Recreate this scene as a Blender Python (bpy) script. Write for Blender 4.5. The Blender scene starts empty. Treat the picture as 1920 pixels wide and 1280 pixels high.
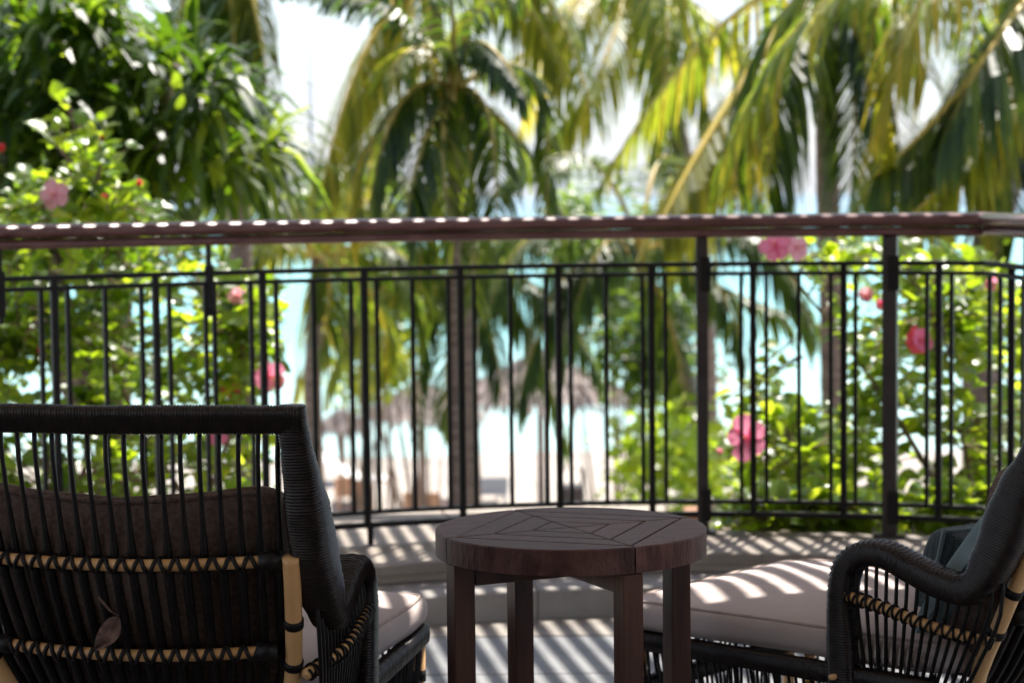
import bpy, math, random
import numpy as np
from mathutils import Vector, Matrix, noise
R = math.radians
scene = bpy.context.scene
COL = scene.collection
random.seed(7)

# ------------------------------------------------------------------ camera
HC = 1.2
PITCH = math.atan(270/3920.0)
ROLL = 0.011
cam_d = bpy.data.cameras.new('camera')
cam_d.sensor_width = 36.0
cam_d.lens = 3920.0/1920.0*36.0
cam_d.clip_start = 0.05
cam_d.clip_end = 60000
cam = bpy.data.objects.new('camera', cam_d)
COL.objects.link(cam)
_m = Matrix.Rotation(math.pi/2-PITCH, 4, 'X') @ Matrix.Rotation(-ROLL, 4, 'Z')
_m.translation = Vector((0, 0, HC))
cam.matrix_world = _m
scene.camera = cam
cam_d.dof.use_dof = True
cam_d.dof.focus_distance = 3.40
cam_d.dof.aperture_fstop = 5.0
cam_d.dof.aperture_blades = 0

# ------------------------------------------------------------------ light
SUN_EL, SUN_AZ = R(61), R(24)          # azimuth from +Y towards +X
world = bpy.data.worlds.new('World')
scene.world = world
world.use_nodes = True
wn, wl = world.node_tree.nodes, world.node_tree.links
wn.clear()
w_out = wn.new('ShaderNodeOutputWorld')
w_bg = wn.new('ShaderNodeBackground')
w_sky = wn.new('ShaderNodeTexSky')
w_sky.sky_type = 'NISHITA'
w_sky.sun_disc = False
w_sky.sun_elevation = SUN_EL
w_sky.sun_rotation = SUN_AZ
w_sky.air_density = 1.0
w_sky.dust_density = 1.6
w_sky.ozone_density = 1.0
# thin bright cloud veil
w_tc = wn.new('ShaderNodeTexCoord')
w_map = wn.new('ShaderNodeMapping')
w_map.inputs['Scale'].default_value = (2.0, 2.0, 6.0)
w_no = wn.new('ShaderNodeTexNoise')
w_no.inputs['Scale'].default_value = 1.6
w_no.inputs['Detail'].default_value = 6
w_rmp = wn.new('ShaderNodeValToRGB')
w_rmp.color_ramp.elements[0].position = 0.36
w_rmp.color_ramp.elements[0].color = (0.30, 0.30, 0.30, 1)
w_rmp.color_ramp.elements[1].position = 0.62
w_rmp.color_ramp.elements[1].color = (0.85, 0.85, 0.85, 1)
w_mix = wn.new('ShaderNodeMixRGB')
w_mix.inputs['Color2'].default_value = (3.7, 4.25, 5.3, 1)
wl.new(w_tc.outputs['Generated'], w_map.inputs['Vector'])
wl.new(w_map.outputs['Vector'], w_no.inputs['Vector'])
wl.new(w_no.outputs['Fac'], w_rmp.inputs['Fac'])
# the veil thins out towards the zenith
w_sep = wn.new('ShaderNodeSeparateXYZ'); wl.new(w_tc.outputs['Generated'], w_sep.inputs['Vector'])
w_mr = wn.new('ShaderNodeMapRange'); w_mr.inputs['From Min'].default_value = .12; w_mr.inputs['From Max'].default_value = .65
w_mr.inputs['To Min'].default_value = 1.0; w_mr.inputs['To Max'].default_value = .18
wl.new(w_sep.outputs['Z'], w_mr.inputs['Value'])
w_mul = wn.new('ShaderNodeMath'); w_mul.operation = 'MULTIPLY'
wl.new(w_rmp.outputs['Color'], w_mul.inputs[0]); wl.new(w_mr.outputs['Result'], w_mul.inputs[1])
wl.new(w_mul.outputs[0], w_mix.inputs['Fac'])
wl.new(w_sky.outputs['Color'], w_mix.inputs['Color1'])
wl.new(w_mix.outputs['Color'], w_bg.inputs['Color'])
w_bg.inputs['Strength'].default_value = 0.085
wl.new(w_bg.outputs['Background'], w_out.inputs['Surface'])

sun_d = bpy.data.lights.new('sun', 'SUN')
sun_d.energy = 4.0
sun_d.angle = R(0.5)
sun_d.color = (1.0, 0.95, 0.86)
sun = bpy.data.objects.new('sun', sun_d)
COL.objects.link(sun)
_d = Vector((math.sin(SUN_AZ)*math.cos(SUN_EL), math.cos(SUN_AZ)*math.cos(SUN_EL), math.sin(SUN_EL)))
sun.rotation_euler = _d.to_track_quat('Z', 'Y').to_euler()
sun.location = (0, 0, 20)
scene.view_settings.view_transform = 'Standard'
scene.view_settings.look = 'None'
scene.view_settings.exposure = 1.65
scene.view_settings.gamma = 1.0
scene.view_settings.use_curve_mapping = False
scene.cycles.max_bounces = 7
scene.cycles.transmission_bounces = 4
scene.cycles.transparent_max_bounces = 6
scene.cycles.sample_clamp_indirect = 6.0
scene.cycles.use_denoising = True

# ------------------------------------------------------------------ helpers
_cp, _sp = math.cos(PITCH), math.sin(PITCH)
def ray(px, py):
    """direction of photo pixel (1920x1280), normalised so that y == 1"""
    c, s = math.cos(ROLL), math.sin(ROLL)
    a, b = px-960, py-640
    u, v = a*c-b*s, a*s+b*c
    x, z, y = u/3920.0, -v/3920.0, 1.0
    Y = y*_cp+z*_sp
    Z = -y*_sp+z*_cp
    return Vector((x/Y, 1.0, Z/Y))
def at(px, py, d):
    r = ray(px, py)
    return Vector((r.x*d, d, HC+r.z*d))
def at_z(px, py, z):
    r = ray(px, py)
    return at(px, py, (z-HC)/r.z)

def tag(o, label=None, cat=None, group=None, kind=None):
    if label: o['label'] = label
    if cat: o['category'] = cat
    if group: o['group'] = group
    if kind: o['kind'] = kind
    return o
def empty(name, loc=(0, 0, 0), rz=0.0, **k):
    o = bpy.data.objects.new(name, None)
    o.empty_display_size = 0.1
    COL.objects.link(o)
    o.location = loc
    o.rotation_euler = (0, 0, rz)
    return tag(o, **k)
def link_mesh(name, me, parent=None, **k):
    o = bpy.data.objects.new(name, me)
    COL.objects.link(o)
    if parent: o.parent = parent
    return tag(o, **k)

class MB:
    """collects shapes, builds them as one mesh object"""
    def __init__(s): s.v = []; s.f = []; s.sm = []; s.mi = []; s.m = 0
    def add(s, vs, fs, smooth=False):
        b = len(s.v)
        s.v += [tuple(p) for p in vs]
        s.f += [tuple(i+b for i in f) for f in fs]
        s.sm += [smooth]*len(fs)
        s.mi += [s.m]*len(fs)
        return s
    def box(s, c, d, rz=0.0, bev=0.0, M=None):
        """centre, full dims, optional rotation about z and bevel of vertical and top edges"""
        hx, hy, hz = d[0]/2, d[1]/2, d[2]/2
        b = min(bev, hx*.9, hy*.9, hz*.9)
        if b <= 0:
            rings = [(hx, hy, -hz, 0), (hx, hy, hz, 0)]
        else:
            rings = [(hx-b, hy-b, -hz, b), (hx, hy, -hz+b, b), (hx, hy, hz-b, b), (hx-b, hy-b, hz, b)]
        vs = []; n = 4 if b <= 0 else 8
        for (x, y, z, k) in rings:
            if k == 0: pts = [(-x, -y), (x, -y), (x, y), (-x, y)]
            else:
                q = b*0.6
                pts = [(-x+q, -y), (x-q, -y), (x, -y+q), (x, y-q), (x-q, y), (-x+q, y), (-x, y-q), (-x, -y+q)]
            vs += [(p[0], p[1], z) for p in pts]
        fs = []
        for r in range(len(rings)-1):
            for i in range(n):
                j = (i+1) % n
                fs.append((r*n+i, r*n+j, (r+1)*n+j, (r+1)*n+i))
        fs.append(tuple(reversed(range(n))))
        fs.append(tuple(range((len(rings)-1)*n, len(rings)*n)))
        if M is None:
            M = Matrix.Translation(Vector(c)) @ Matrix.Rotation(rz, 4, 'Z')
        return s.add([M @ Vector(p) for p in vs], fs)
    def tube(s, pts, rad, n=8, cap=True, smooth=True, section=None):
        pts = [Vector(p) for p in pts]
        N = len(pts)
        rad = [rad]*N if not hasattr(rad, '__len__') else rad
        T = [(pts[min(i+1, N-1)]-pts[max(i-1, 0)]).normalized() for i in range(N)]
        ref = Vector((0, 0, 1)) if abs(T[0].z) < 0.9 else Vector((1, 0, 0))
        A = T[0].cross(ref).normalized()
        vs = []
        for i in range(N):
            A = (A-T[i]*A.dot(T[i])).normalized()
            B = T[i].cross(A)
            for k in range(n):
                a = 2*math.pi*k/n
                vs.append(pts[i]+(A*math.cos(a)+B*math.sin(a))*rad[i])
        fs = []
        for i in range(N-1):
            for k in range(n):
                k2 = (k+1) % n
                fs.append((i*n+k, i*n+k2, (i+1)*n+k2, (i+1)*n+k))
        if cap:
            fs.append(tuple(reversed(range(n))))
            fs.append(tuple(range((N-1)*n, N*n)))
        return s.add(vs, fs, smooth)
    def prism(s, poly, z0, z1, bev=0.0):
        """vertical prism on a ccw polygon, optional small bevel round the top"""
        n = len(poly)
        c = Vector((sum(p[0] for p in poly)/n, sum(p[1] for p in poly)/n))
        rings = [(poly, z0)]
        if bev:
            rings.append((poly, z1-bev))
            q = []
            for i in range(n):
                p0, p, p1 = (Vector(poly[(i-1) % n][:2]), Vector(poly[i][:2]), Vector(poly[(i+1) % n][:2]))
                e0, e1 = (p-p0).normalized(), (p1-p).normalized()
                nn = Vector((-(e0.y+e1.y), e0.x+e1.x))
                nn = nn.normalized() if nn.length > 1e-6 else Vector((-e0.y, e0.x))
                q.append(p+nn*bev)
            rings.append((q, z1))
        else: rings.append((poly, z1))
        vs = [(p[0], p[1], z) for ring, z in rings for p in ring]
        fs = []
        for r in range(len(rings)-1):
            for i in range(n):
                j = (i+1) % n
                fs.append((r*n+i, r*n+j, (r+1)*n+j, (r+1)*n+i))
        fs.append(tuple(reversed(range(n))))
        fs.append(tuple(range((len(rings)-1)*n, len(rings)*n)))
        return s.add(vs, fs)
    def mesh(s, name, mats):
        me = bpy.data.meshes.new(name)
        me.from_pydata(s.v, [], s.f)
        for m in (mats if isinstance(mats, (list, tuple)) else [mats]): me.materials.append(m)
        me.polygons.foreach_set('use_smooth', s.sm)
        if any(s.mi): me.polygons.foreach_set('material_index', s.mi)
        me.update()
        return me
    def build(s, name, mats, parent=None, **k):
        return link_mesh(name, s.mesh(name, mats), parent, **k)

def catmull(P, n=8):
    P = [Vector(p) for p in P]
    Q = [P[0]*2-P[1]]+P+[P[-1]*2-P[-2]]
    out = []
    for i in range(1, len(Q)-2):
        a, b, c, d = Q[i-1:i+3]
        for k in range(n):
            t = k/n
            out.append(0.5*((2*b)+(c-a)*t+(2*a-5*b+4*c-d)*t*t+(3*b-a-3*c+d)*t**3))
    out.append(P[-1])
    return out
def resample(P, step):
    P = [Vector(p) for p in P]
    L = [0.0]
    for a, b in zip(P, P[1:]): L.append(L[-1]+(b-a).length)
    n = max(2, int(round(L[-1]/step)))
    out = []; j = 0
    for i in range(n+1):
        s_ = L[-1]*i/n
        while j < len(L)-2 and L[j+1] < s_: j += 1
        t = (s_-L[j])/max(1e-9, L[j+1]-L[j])
        out.append(P[j].lerp(P[j+1], t))
    return out, L[-1]

# ------------------------------------------------------------------ materials
def new_mat(name):
    m = bpy.data.materials.new(name)
    m.use_nodes = True
    nt = m.node_tree
    b = nt.nodes['Principled BSDF']
    return m, nt, b
def noise_mat(name, c1, c2, scale=8, rough=0.6, bump=0.0, bscale=None, spec=0.5, metal=0.0, stretch=(1, 1, 1), detail=5, p0=0.35, p1=0.65, rvar=0.0, obj_var=0.0):
    m, nt, b = new_mat(name)
    N, L = nt.nodes, nt.links
    tc = N.new('ShaderNodeTexCoord'); mp = N.new('ShaderNodeMapping')
    mp.inputs['Scale'].default_value = stretch
    L.new(tc.outputs['Object'], mp.inputs['Vector'])
    no = N.new('ShaderNodeTexNoise'); no.inputs['Scale'].default_value = scale; no.inputs['Detail'].default_value = detail
    L.new(mp.outputs['Vector'], no.inputs['Vector'])
    rp = N.new('ShaderNodeValToRGB')
    rp.color_ramp.elements[0].position = p0; rp.color_ramp.elements[0].color = (*c1, 1)
    rp.color_ramp.elements[1].position = p1; rp.color_ramp.elements[1].color = (*c2, 1)
    L.new(no.outputs['Fac'], rp.inputs['Fac'])
    col = rp.outputs['Color']
    if obj_var:
        oi = N.new('ShaderNodeObjectInfo'); mr = N.new('ShaderNodeMapRange')
        mr.inputs['To Min'].default_value = 1-obj_var; mr.inputs['To Max'].default_value = 1+obj_var
        L.new(oi.outputs['Random'], mr.inputs['Value'])
        hs = N.new('ShaderNodeHueSaturation')
        L.new(mr.outputs['Result'], hs.inputs['Value']); L.new(col, hs.inputs['Color'])
        col = hs.outputs['Color']
    L.new(col, b.inputs['Base Color'])
    b.inputs['Roughness'].default_value = rough
    b.inputs['Metallic'].default_value = metal
    b.inputs['Specular IOR Level'].default_value = spec
    if rvar:
        mr = N.new('ShaderNodeMapRange')
        mr.inputs['To Min'].default_value = rough-rvar; mr.inputs['To Max'].default_value = rough+rvar
        L.new(no.outputs['Fac'], mr.inputs['Value']); L.new(mr.outputs['Result'], b.inputs['Roughness'])
    if bump:
        n2 = N.new('ShaderNodeTexNoise'); n2.inputs['Scale'].default_value = bscale or scale*4; n2.inputs['Detail'].default_value = 4
        L.new(mp.outputs['Vector'], n2.inputs['Vector'])
        bp = N.new('ShaderNodeBump'); bp.inputs['Strength'].default_value = bump; bp.inputs['Distance'].default_value = 0.01
        L.new(n2.outputs['Fac'], bp.inputs['Height']); L.new(bp.outputs['Normal'], b.inputs['Normal'])
    return m
def leaf_mat(name, cols, trans, tmix=0.45, rough=0.4, spec=0.5):
    """foliage: colour varies per leaf, light passes through the blade"""
    m, nt, b = new_mat(name)
    N, L = nt.nodes, nt.links
    ge = N.new('ShaderNodeNewGeometry'); oi = N.new('ShaderNodeObjectInfo')
    ad = N.new('ShaderNodeMath'); ad.operation = 'MULTIPLY_ADD'; ad.inputs[1].default_value = 0.55
    m2 = N.new('ShaderNodeMath'); m2.operation = 'MULTIPLY'; m2.inputs[1].default_value = 0.45
    L.new(oi.outputs['Random'], m2.inputs[0])
    L.new(ge.outputs['Random Per Island'], ad.inputs[0]); L.new(m2.outputs[0], ad.inputs[2])
    rp = N.new('ShaderNodeValToRGB')
    while len(rp.color_ramp.elements) < len(cols): rp.color_ramp.elements.new(0.5)
    rp2 = N.new('ShaderNodeValToRGB')
    while len(rp2.color_ramp.elements) < len(trans): rp2.color_ramp.elements.new(0.5)
    for r_, cc in ((rp, cols), (rp2, trans)):
        for i, c in enumerate(cc):
            r_.color_ramp.elements[i].position = 0.1+0.8*i/(len(cc)-1)
            r_.color_ramp.elements[i].color = (*c, 1)
        L.new(ad.outputs[0], r_.inputs['Fac'])
    L.new(rp.outputs['Color'], b.inputs['Base Color'])
    b.inputs['Roughness'].default_value = rough
    b.inputs['Specular IOR Level'].default_value = spec
    tr = N.new('ShaderNodeBsdfTranslucent')
    L.new(rp2.outputs['Color'], tr.inputs['Color'])
    mx = N.new('ShaderNodeMixShader'); mx.inputs['Fac'].default_value = tmix
    L.new(b.outputs['BSDF'], mx.inputs[1]); L.new(tr.outputs['BSDF'], mx.inputs[2])
    L.new(mx.outputs['Shader'], N['Material Output'].inputs['Surface'])
    return m

M = {}
M['wicker'] = noise_mat('wicker_cord', (.0075, .0043, .0034), (.021, .0125, .0100), 60, .30, .15, 400, spec=.38)
M['slat'] = noise_mat('wicker_slat', (.0035, .0022, .0019), (.009, .006, .0052), 40, .45, .1, 300, spec=.3)
M['leather'] = noise_mat('leather_band', (.005, .003, .003), (.011, .007, .006), 60, .5, .1, spec=.3)
M['rattan'] = noise_mat('rattan_pole', (.66, .36, .145), (.82, .50, .23), 9, .38, .12, 130, stretch=(1, 1, .35), rvar=.08)
M['cushion'] = noise_mat('cushion_fabric', (.50, .42, .40), (.60, .51, .49), 5, .9, .35, 900, spec=.15)
M['cushion_shade'] = noise_mat('cushion_shade_fabric', (.105, .070, .058), (.175, .125, .105), 120, .92, .4, 700, spec=.12)  # same fabric as the seat, shade behind the slats put into the colour
M['piping'] = noise_mat('piping_fabric', (.38, .30, .27), (.46, .38, .345), 30, .9, .2, 600, spec=.1)
M['teal_fabric'] = noise_mat('teal_fabric', (.14, .19, .20), (.20, .25, .26), 12, .92, .3, 500, spec=.1)
M['table'] = noise_mat('table_wood', (.060, .021, .015), (.145, .066, .053), 16, .48, .35, 60, stretch=(1, 6, 1), rvar=.06, obj_var=.20, spec=.25)
M['table_leg'] = noise_mat('table_leg_wood', (.042, .013, .007), (.10, .038, .020), 22, .40, .12, 50, stretch=(1, 1, .14), rvar=.06, obj_var=.12, spec=.28)
M['iron'] = noise_mat('iron_paint', (.0045, .003, .0026), (.010, .007, .006), 30, .5, .1, 120, spec=.25)
M['post'] = noise_mat('post_paint', (.022, .015, .013), (.038, .026, .023), 20, .42, .1, 120)
M['handrail'] = noise_mat('handrail_wood', (.095, .036, .032), (.17, .080, .072), 10, .24, .05, 60, stretch=(.25, 3, 3), rvar=.05)
M['stone'] = noise_mat('parapet_stone', (.20, .165, .135), (.28, .235, .20), 6, .75, .3, 60, obj_var=.08)
M['render'] = noise_mat('beige_render', (.48, .38, .29), (.57, .46, .36), 3, .85, .3, 90)
M['step'] = noise_mat('step_stone', (.20, .18, .165), (.28, .255, .235), 5, .7, .25, 70)
M['tile'] = noise_mat('floor_tile', (.13, .13, .14), (.20, .20, .205), 4, .5, .2, 50, obj_var=.10)
M['tile_b'] = noise_mat('border_tile', (.18, .155, .135), (.25, .22, .19), 5, .6, .2, 50, obj_var=.08)
M['grout'] = noise_mat('floor_grout', (.12, .11, .10), (.18, .17, .16), 20, .9)
M['ceiling'] = noise_mat('ceiling_paint', (.74, .70, .64), (.80, .76, .70), 2, .9)
M['pergola'] = noise_mat('pergola_wood', (.16, .09, .05), (.24, .14, .09), 8, .6, .2, 40, stretch=(6, 1, 6))
M['soil'] = noise_mat('soil', (.05, .035, .025), (.10, .075, .05), 6, .95, .6, 30)
M['sand'] = noise_mat('sand', (.27, .235, .20), (.36, .315, .27), .5, .9, .3, 6)
M['thatch'] = noise_mat('thatch', (.17, .13, .115), (.33, .27, .24), 6, .9, .4, 30, stretch=(1, 1, .3))
M['post_wood'] = noise_mat('weathered_wood', (.20, .13, .10), (.33, .23, .18), 10, .8, .3, 50, stretch=(1, 1, .2))
M['orange_wood'] = noise_mat('orange_wood', (.42, .22, .12), (.52, .30, .18), 10, .6, .2, 50)
M['trunk'] = noise_mat('palm_bark', (.13, .09, .07), (.27, .20, .165), 9, .9, .6, 25, stretch=(1, 1, 4))
M['twig'] = noise_mat('twig_bark', (.13, .08, .05), (.22, .14, .09), 20, .8)
M['rachis'] = noise_mat('frond_rachis', (.22, .22, .04), (.52, .34, .07), 3, .45)
M['rachis_gold'] = noise_mat('frond_rachis_gold', (.55, .42, .07), (.75, .50, .10), 3, .45)
M['pole_grey'] = noise_mat('grey_pole', (.42, .43, .46), (.5, .51, .54), 4, .5)
M['canvas'] = noise_mat('white_canvas', (.70, .68, .66), (.78, .76, .74), 4, .8)
M['terracotta'] = noise_mat('terracotta', (.30, .14, .08), (.40, .20, .12), 8, .8, .2)
M['dead_leaf'] = noise_mat('dead_leaf', (.10, .055, .04), (.24, .14, .11), 90, .7, .4, 300)
M['frond'] = leaf_mat('frond_leaf', [(.020, .040, .008), (.045, .080, .012), (.075, .115, .016), (.15, .15, .025)],
                      [(.06, .12, .008), (.22, .34, .015), (.52, .60, .03), (.85, .66, .06)], .48, .42, .32)
M['frond_dark'] = leaf_mat('frond_leaf_dark', [(.012, .028, .006), (.028, .055, .012), (.05, .085, .016)],
                      [(.03, .07, .008), (.13, .24, .015), (.40, .50, .03)], .42, .38, .38)
M['frond_gold'] = leaf_mat('frond_leaf_gold', [(.05, .07, .010), (.10, .12, .016), (.20, .18, .03)],
                      [(.28, .36, .02), (.62, .62, .04), (.95, .70, .08)], .55, .42, .3)
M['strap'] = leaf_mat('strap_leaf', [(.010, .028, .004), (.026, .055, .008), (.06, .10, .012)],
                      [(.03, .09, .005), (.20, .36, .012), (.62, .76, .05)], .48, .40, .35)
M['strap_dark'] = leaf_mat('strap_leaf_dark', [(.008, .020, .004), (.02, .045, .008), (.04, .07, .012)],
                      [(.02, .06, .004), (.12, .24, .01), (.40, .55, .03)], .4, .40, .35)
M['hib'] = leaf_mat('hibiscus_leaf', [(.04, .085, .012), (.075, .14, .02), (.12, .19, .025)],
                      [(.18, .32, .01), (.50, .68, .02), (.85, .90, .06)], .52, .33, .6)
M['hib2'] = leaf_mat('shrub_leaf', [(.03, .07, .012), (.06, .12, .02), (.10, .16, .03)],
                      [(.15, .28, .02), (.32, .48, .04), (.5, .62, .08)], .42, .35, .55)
def petal_mat(name, c, t):
    m, nt, b = new_mat(name)
    b.inputs['Base Color'].default_value = (*c, 1); b.inputs['Roughness'].default_value = .6
    tr = nt.nodes.new('ShaderNodeBsdfTranslucent'); tr.inputs['Color'].default_value = (*t, 1)
    mx = nt.nodes.new('ShaderNodeMixShader'); mx.inputs['Fac'].default_value = .45
    nt.links.new(b.outputs['BSDF'], mx.inputs[1]); nt.links.new(tr.outputs['BSDF'], mx.inputs[2])
    nt.links.new(mx.outputs['Shader'], nt.nodes['Material Output'].inputs['Surface'])
    return m
M['pink'] = petal_mat('pink_petal', (.90, .20, .36), (1.0, .34, .52))
M['palepink'] = petal_mat('pale_pink_petal', (.85, .36, .46), (1.0, .52, .58))
M['red'] = petal_mat('red_petal', (.70, .05, .08), (1.0, .12, .14))
M['stamen'] = petal_mat('stamen_yellow', (.75, .35, .12), (.8, .4, .15))

# dark teal woven pillow: fine weave bump
def weave_mat(name, c1, c2, sc):
    m, nt, b = new_mat(name)
    N, L = nt.nodes, nt.links
    tc = N.new('ShaderNodeTexCoord')
    wv = N.new('ShaderNodeTexChecker'); wv.inputs['Scale'].default_value = sc
    mp = N.new('ShaderNodeMapping'); mp.inputs['Rotation'].default_value = (R(20), R(35), R(45))
    L.new(tc.outputs['Object'], mp.inputs['Vector']); L.new(mp.outputs['Vector'], wv.inputs['Vector'])
    wv.inputs['Color1'].default_value = (*c1, 1); wv.inputs['Color2'].default_value = (*c2, 1)
    L.new(wv.outputs['Color'], b.inputs['Base Color'])
    bp = N.new('ShaderNodeBump'); bp.inputs['Strength'].default_value = .6; bp.inputs['Distance'].default_value = .002
    L.new(wv.outputs['Fac'], bp.inputs['Height']); L.new(bp.outputs['Normal'], b.inputs['Normal'])
    b.inputs['Roughness'].default_value = .9
    return m
M['dark_teal'] = weave_mat('dark_teal_weave', (.012, .022, .027), (.050, .070, .080), 260)

def sea_mat():
    m, nt, b = new_mat('sea_water')
    N, L = nt.nodes, nt.links
    tc = N.new('ShaderNodeTexCoord')
    sp = N.new('ShaderNodeSeparateXYZ'); L.new(tc.outputs['Object'], sp.inputs['Vector'])
    mr = N.new('ShaderNodeMapRange'); mr.inputs['From Min'].default_value = 45; mr.inputs['From Max'].default_value = 900
    L.new(sp.outputs['Y'], mr.inputs['Value'])
    rp = N.new('ShaderNodeValToRGB')
    e = rp.color_ramp.elements
    e[0].position = 0; e[0].color = (.36, .52, .47, 1)
    e[1].position = 1; e[1].color = (.10, .20, .27, 1)
    q = e.new(.05); q.color = (.13, .42, .41, 1)
    q = e.new(.35); q.color = (.10, .33, .36, 1)
    L.new(mr.outputs['Result'], rp.inputs['Fac']); L.new(rp.outputs['Color'], b.inputs['Base Color'])
    b.inputs['Roughness'].default_value = .25
    no = N.new('ShaderNodeTexNoise'); no.inputs['Scale'].default_value = .9; no.inputs['Detail'].default_value = 5
    mp = N.new('ShaderNodeMapping'); mp.inputs['Scale'].default_value = (.5, 1.4, 1)
    L.new(tc.outputs['Object'], mp.inputs['Vector']); L.new(mp.outputs['Vector'], no.inputs['Vector'])
    bp = N.new('ShaderNodeBump'); bp.inputs['Strength'].default_value = .5; bp.inputs['Distance'].default_value = .25
    L.new(no.outputs['Fac'], bp.inputs['Height']); L.new(bp.outputs['Normal'], b.inputs['Normal'])
    return m
M['sea'] = sea_mat()

# ------------------------------------------------------------------ setting: sea, sand, beds
GZ = -4.2
mb = MB(); mb.add([(-9000, 44.0, GZ-.06), (9000, 44.0, GZ-.06), (9000, 26000, GZ-.06), (-9000, 26000, GZ-.06)], [(0, 1, 2, 3)])
mb.build('sea', M['sea'], kind='structure')
# sand: a sheet that dips under the water along a wavy shore
mb = MB(); vs = []; fs = []; nx, ny = 60, 16
for j in range(ny+1):
    for i in range(nx+1):
        x = -70+140*i/nx; y = 7.6+(50-7.6)*j/ny
        sh = 46.0+1.0*math.sin(x*.11)+.5*math.sin(x*.37+1)
        z = GZ+.05*noise.noise(Vector((x*.4, y*.4, 0)))
        if y > sh-4: z -= (y-(sh-4))*.03
        vs.append((x, y, z))
for j in range(ny):
    for i in range(nx):
        a = j*(nx+1)+i
        fs.append((a, a+1, a+nx+2, a+nx+1))
mb.add(vs, fs, True); mb.build('sand', M['sand'], kind='structure')
mb = MB(); mb.add([(-400, -30, GZ-.25), (400, -30, GZ-.25), (400, 46, GZ-.25), (-400, 46, GZ-.25)], [(0, 1, 2, 3)])
mb.build('ground', M['sand'], kind='structure')

# ------------------------------------------------------------------ balcony plan curve
_px = [(0, 5.86), (390, 6.09), (640, 6.35), (1000, 6.50), (1300, 6.47), (1550, 6.40), (1845, 6.30)]
_X = [ray(p, 500).x*d for p, d in _px]
_co = np.polyfit(_X, [d for _, d in _px], 3)
def rail_y(x):
    x2 = max(-1.55, min(1.45, x))
    y = float(np.polyval(_co, x2))
    if x < -1.55: y += (x+1.55)*.45
    return y
def on_rail(px, py=700):
    r = ray(px, py); d = 6.3
    for _ in range(12): d = rail_y(r.x*d)
    return r.x*d, d
XC = ray(1845, 500).x*6.30                      # corner of the railing
def off(x, o): 
    e = .02
    t = Vector((2*e, rail_y(x+e)-rail_y(x-e), 0)).normalized()
    return Vector((x+t.y*-o, rail_y(x)+t.x*o, 0))

# floor
mb = MB(); mb.box((0, 1.9, -.12), (7.0, 9.4, .2)); mb.build('balcony_floor', M['grout'], kind='structure')
fl = empty('floor_tiling', (0, 0, 0), kind='structure')
ts = .45
tm = MB().box((0, 0, 0), (ts-.006, ts-.006, .03), bev=.003).mesh('tile', M['tile'])
for i in range(-5, 7):
    for j in range(0, 5):
        o = link_mesh('tile', tm, fl); o.location = (i*ts+.1, 5.42-j*ts, -.011+random.uniform(-.0006, .0006))
tb = MB().box((0, 0, 0), (ts-.006, .30-.006, .03), bev=.003).mesh('border_tile', M['tile_b'])
for i in range(-5, 7):
    o = link_mesh('border_tile', tb, fl); o.location = (i*ts+.22, 5.42+ts/2+.15, -.0095)
for i in range(-5, 7):
    o = link_mesh('border_tile', tb, fl); o.location = (i*ts+.22, 5.42+ts/2+.45, -.0095)

# step, parapet wall and its capping slabs, all following the rail
def ribbon_box(x0, x1, o0, o1, z0, z1, n=6, bev=0.0):
    a = [off(x0+(x1-x0)*i/n, o0) for i in range(n+1)]
    b = [off(x0+(x1-x0)*i/n, o1) for i in range(n+1)]
    poly = [(p.x, p.y) for p in a]+[(p.x, p.y) for p in reversed(b)]
    return MB().prism(poly, z0, z1, bev)
par = empty('parapet', (0, 0, 0), label='low beige parapet with pale stone capping below the iron railing', cat='parapet')
ribbon_box(-2.6, 2.3, -.33, .03, -.3, .115, 24).build('wall', M['render'], par)
X0 = -2.6
k = 0
while X0 < 2.25:
    w = .62
    ribbon_box(X0+.002, X0+w-.002, -.37, .60 if X0 < .35 else .045, .117, .147, 5, .003).build('capping_slab', M['stone'], par)
    X0 += w
stp = empty('stone_step', (0, 0, 0), label='low grey stone step at the foot of the parapet', cat='step')
X0 = -2.5
while X0 < 2.3:
    w = .82
    ribbon_box(X0+.002, X0+w-.002, -.58, -.332, -.01, .088, 5, .004).build('stone', M['step'], stp)
    X0 += w
# planting bed beyond the parapet (hidden retaining wall below)
mb = MB(); mb.box((0, 8.6, -2.35), (9.0, 2.6, 4.0)); mb.build('planting_bed', M['soil'], kind='structure')

mb = MB(); mb.box((2.62, 7.06, -.47), (3.8, .86, 1.04)); mb.build('planter', M['soil'], kind='structure')
ribbon_box(-2.6, .5, .035, .55, -.3, .113, 12).build('wall', M['render'], par)
# roof over the sitting area and slatted pergola beyond it (both above the frame)
RZ = 2.6
RE = 5.02
mb = MB(); mb.box((0, RE-4.2, RZ+.12), (8.0, 8.4, .2)); mb.build('roof', M['ceiling'], kind='structure', label='flat pale roof above the sitting area')
pg = empty('pergola', (0, RE, RZ), label='slatted brown pergola above the balcony edge', cat='pergola')
bm_ = MB().box((0, 0, 0), (8.0, .08, .12)).mesh('beam', M['pergola'])
for y in (3.05,):
    o = link_mesh('beam', bm_, pg); o.location = (0, y, -.09)
SL = 3.1; pitch = .069; a8 = R(9)
sl = MB().box((0, 0, 0), (.042, SL, .010)).mesh('pergola_slat', M['pergola'])
for i in range(-44, 56):
    o = link_mesh('pergola_slat', sl, pg)
    o.location = (i*pitch/math.cos(a8)-.1, SL/2*math.cos(a8)-.06, -.006)
    o.location.x += random.uniform(-.006, .006); o.rotation_euler = (0, 0, a8+random.uniform(-.002, .002))
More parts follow.
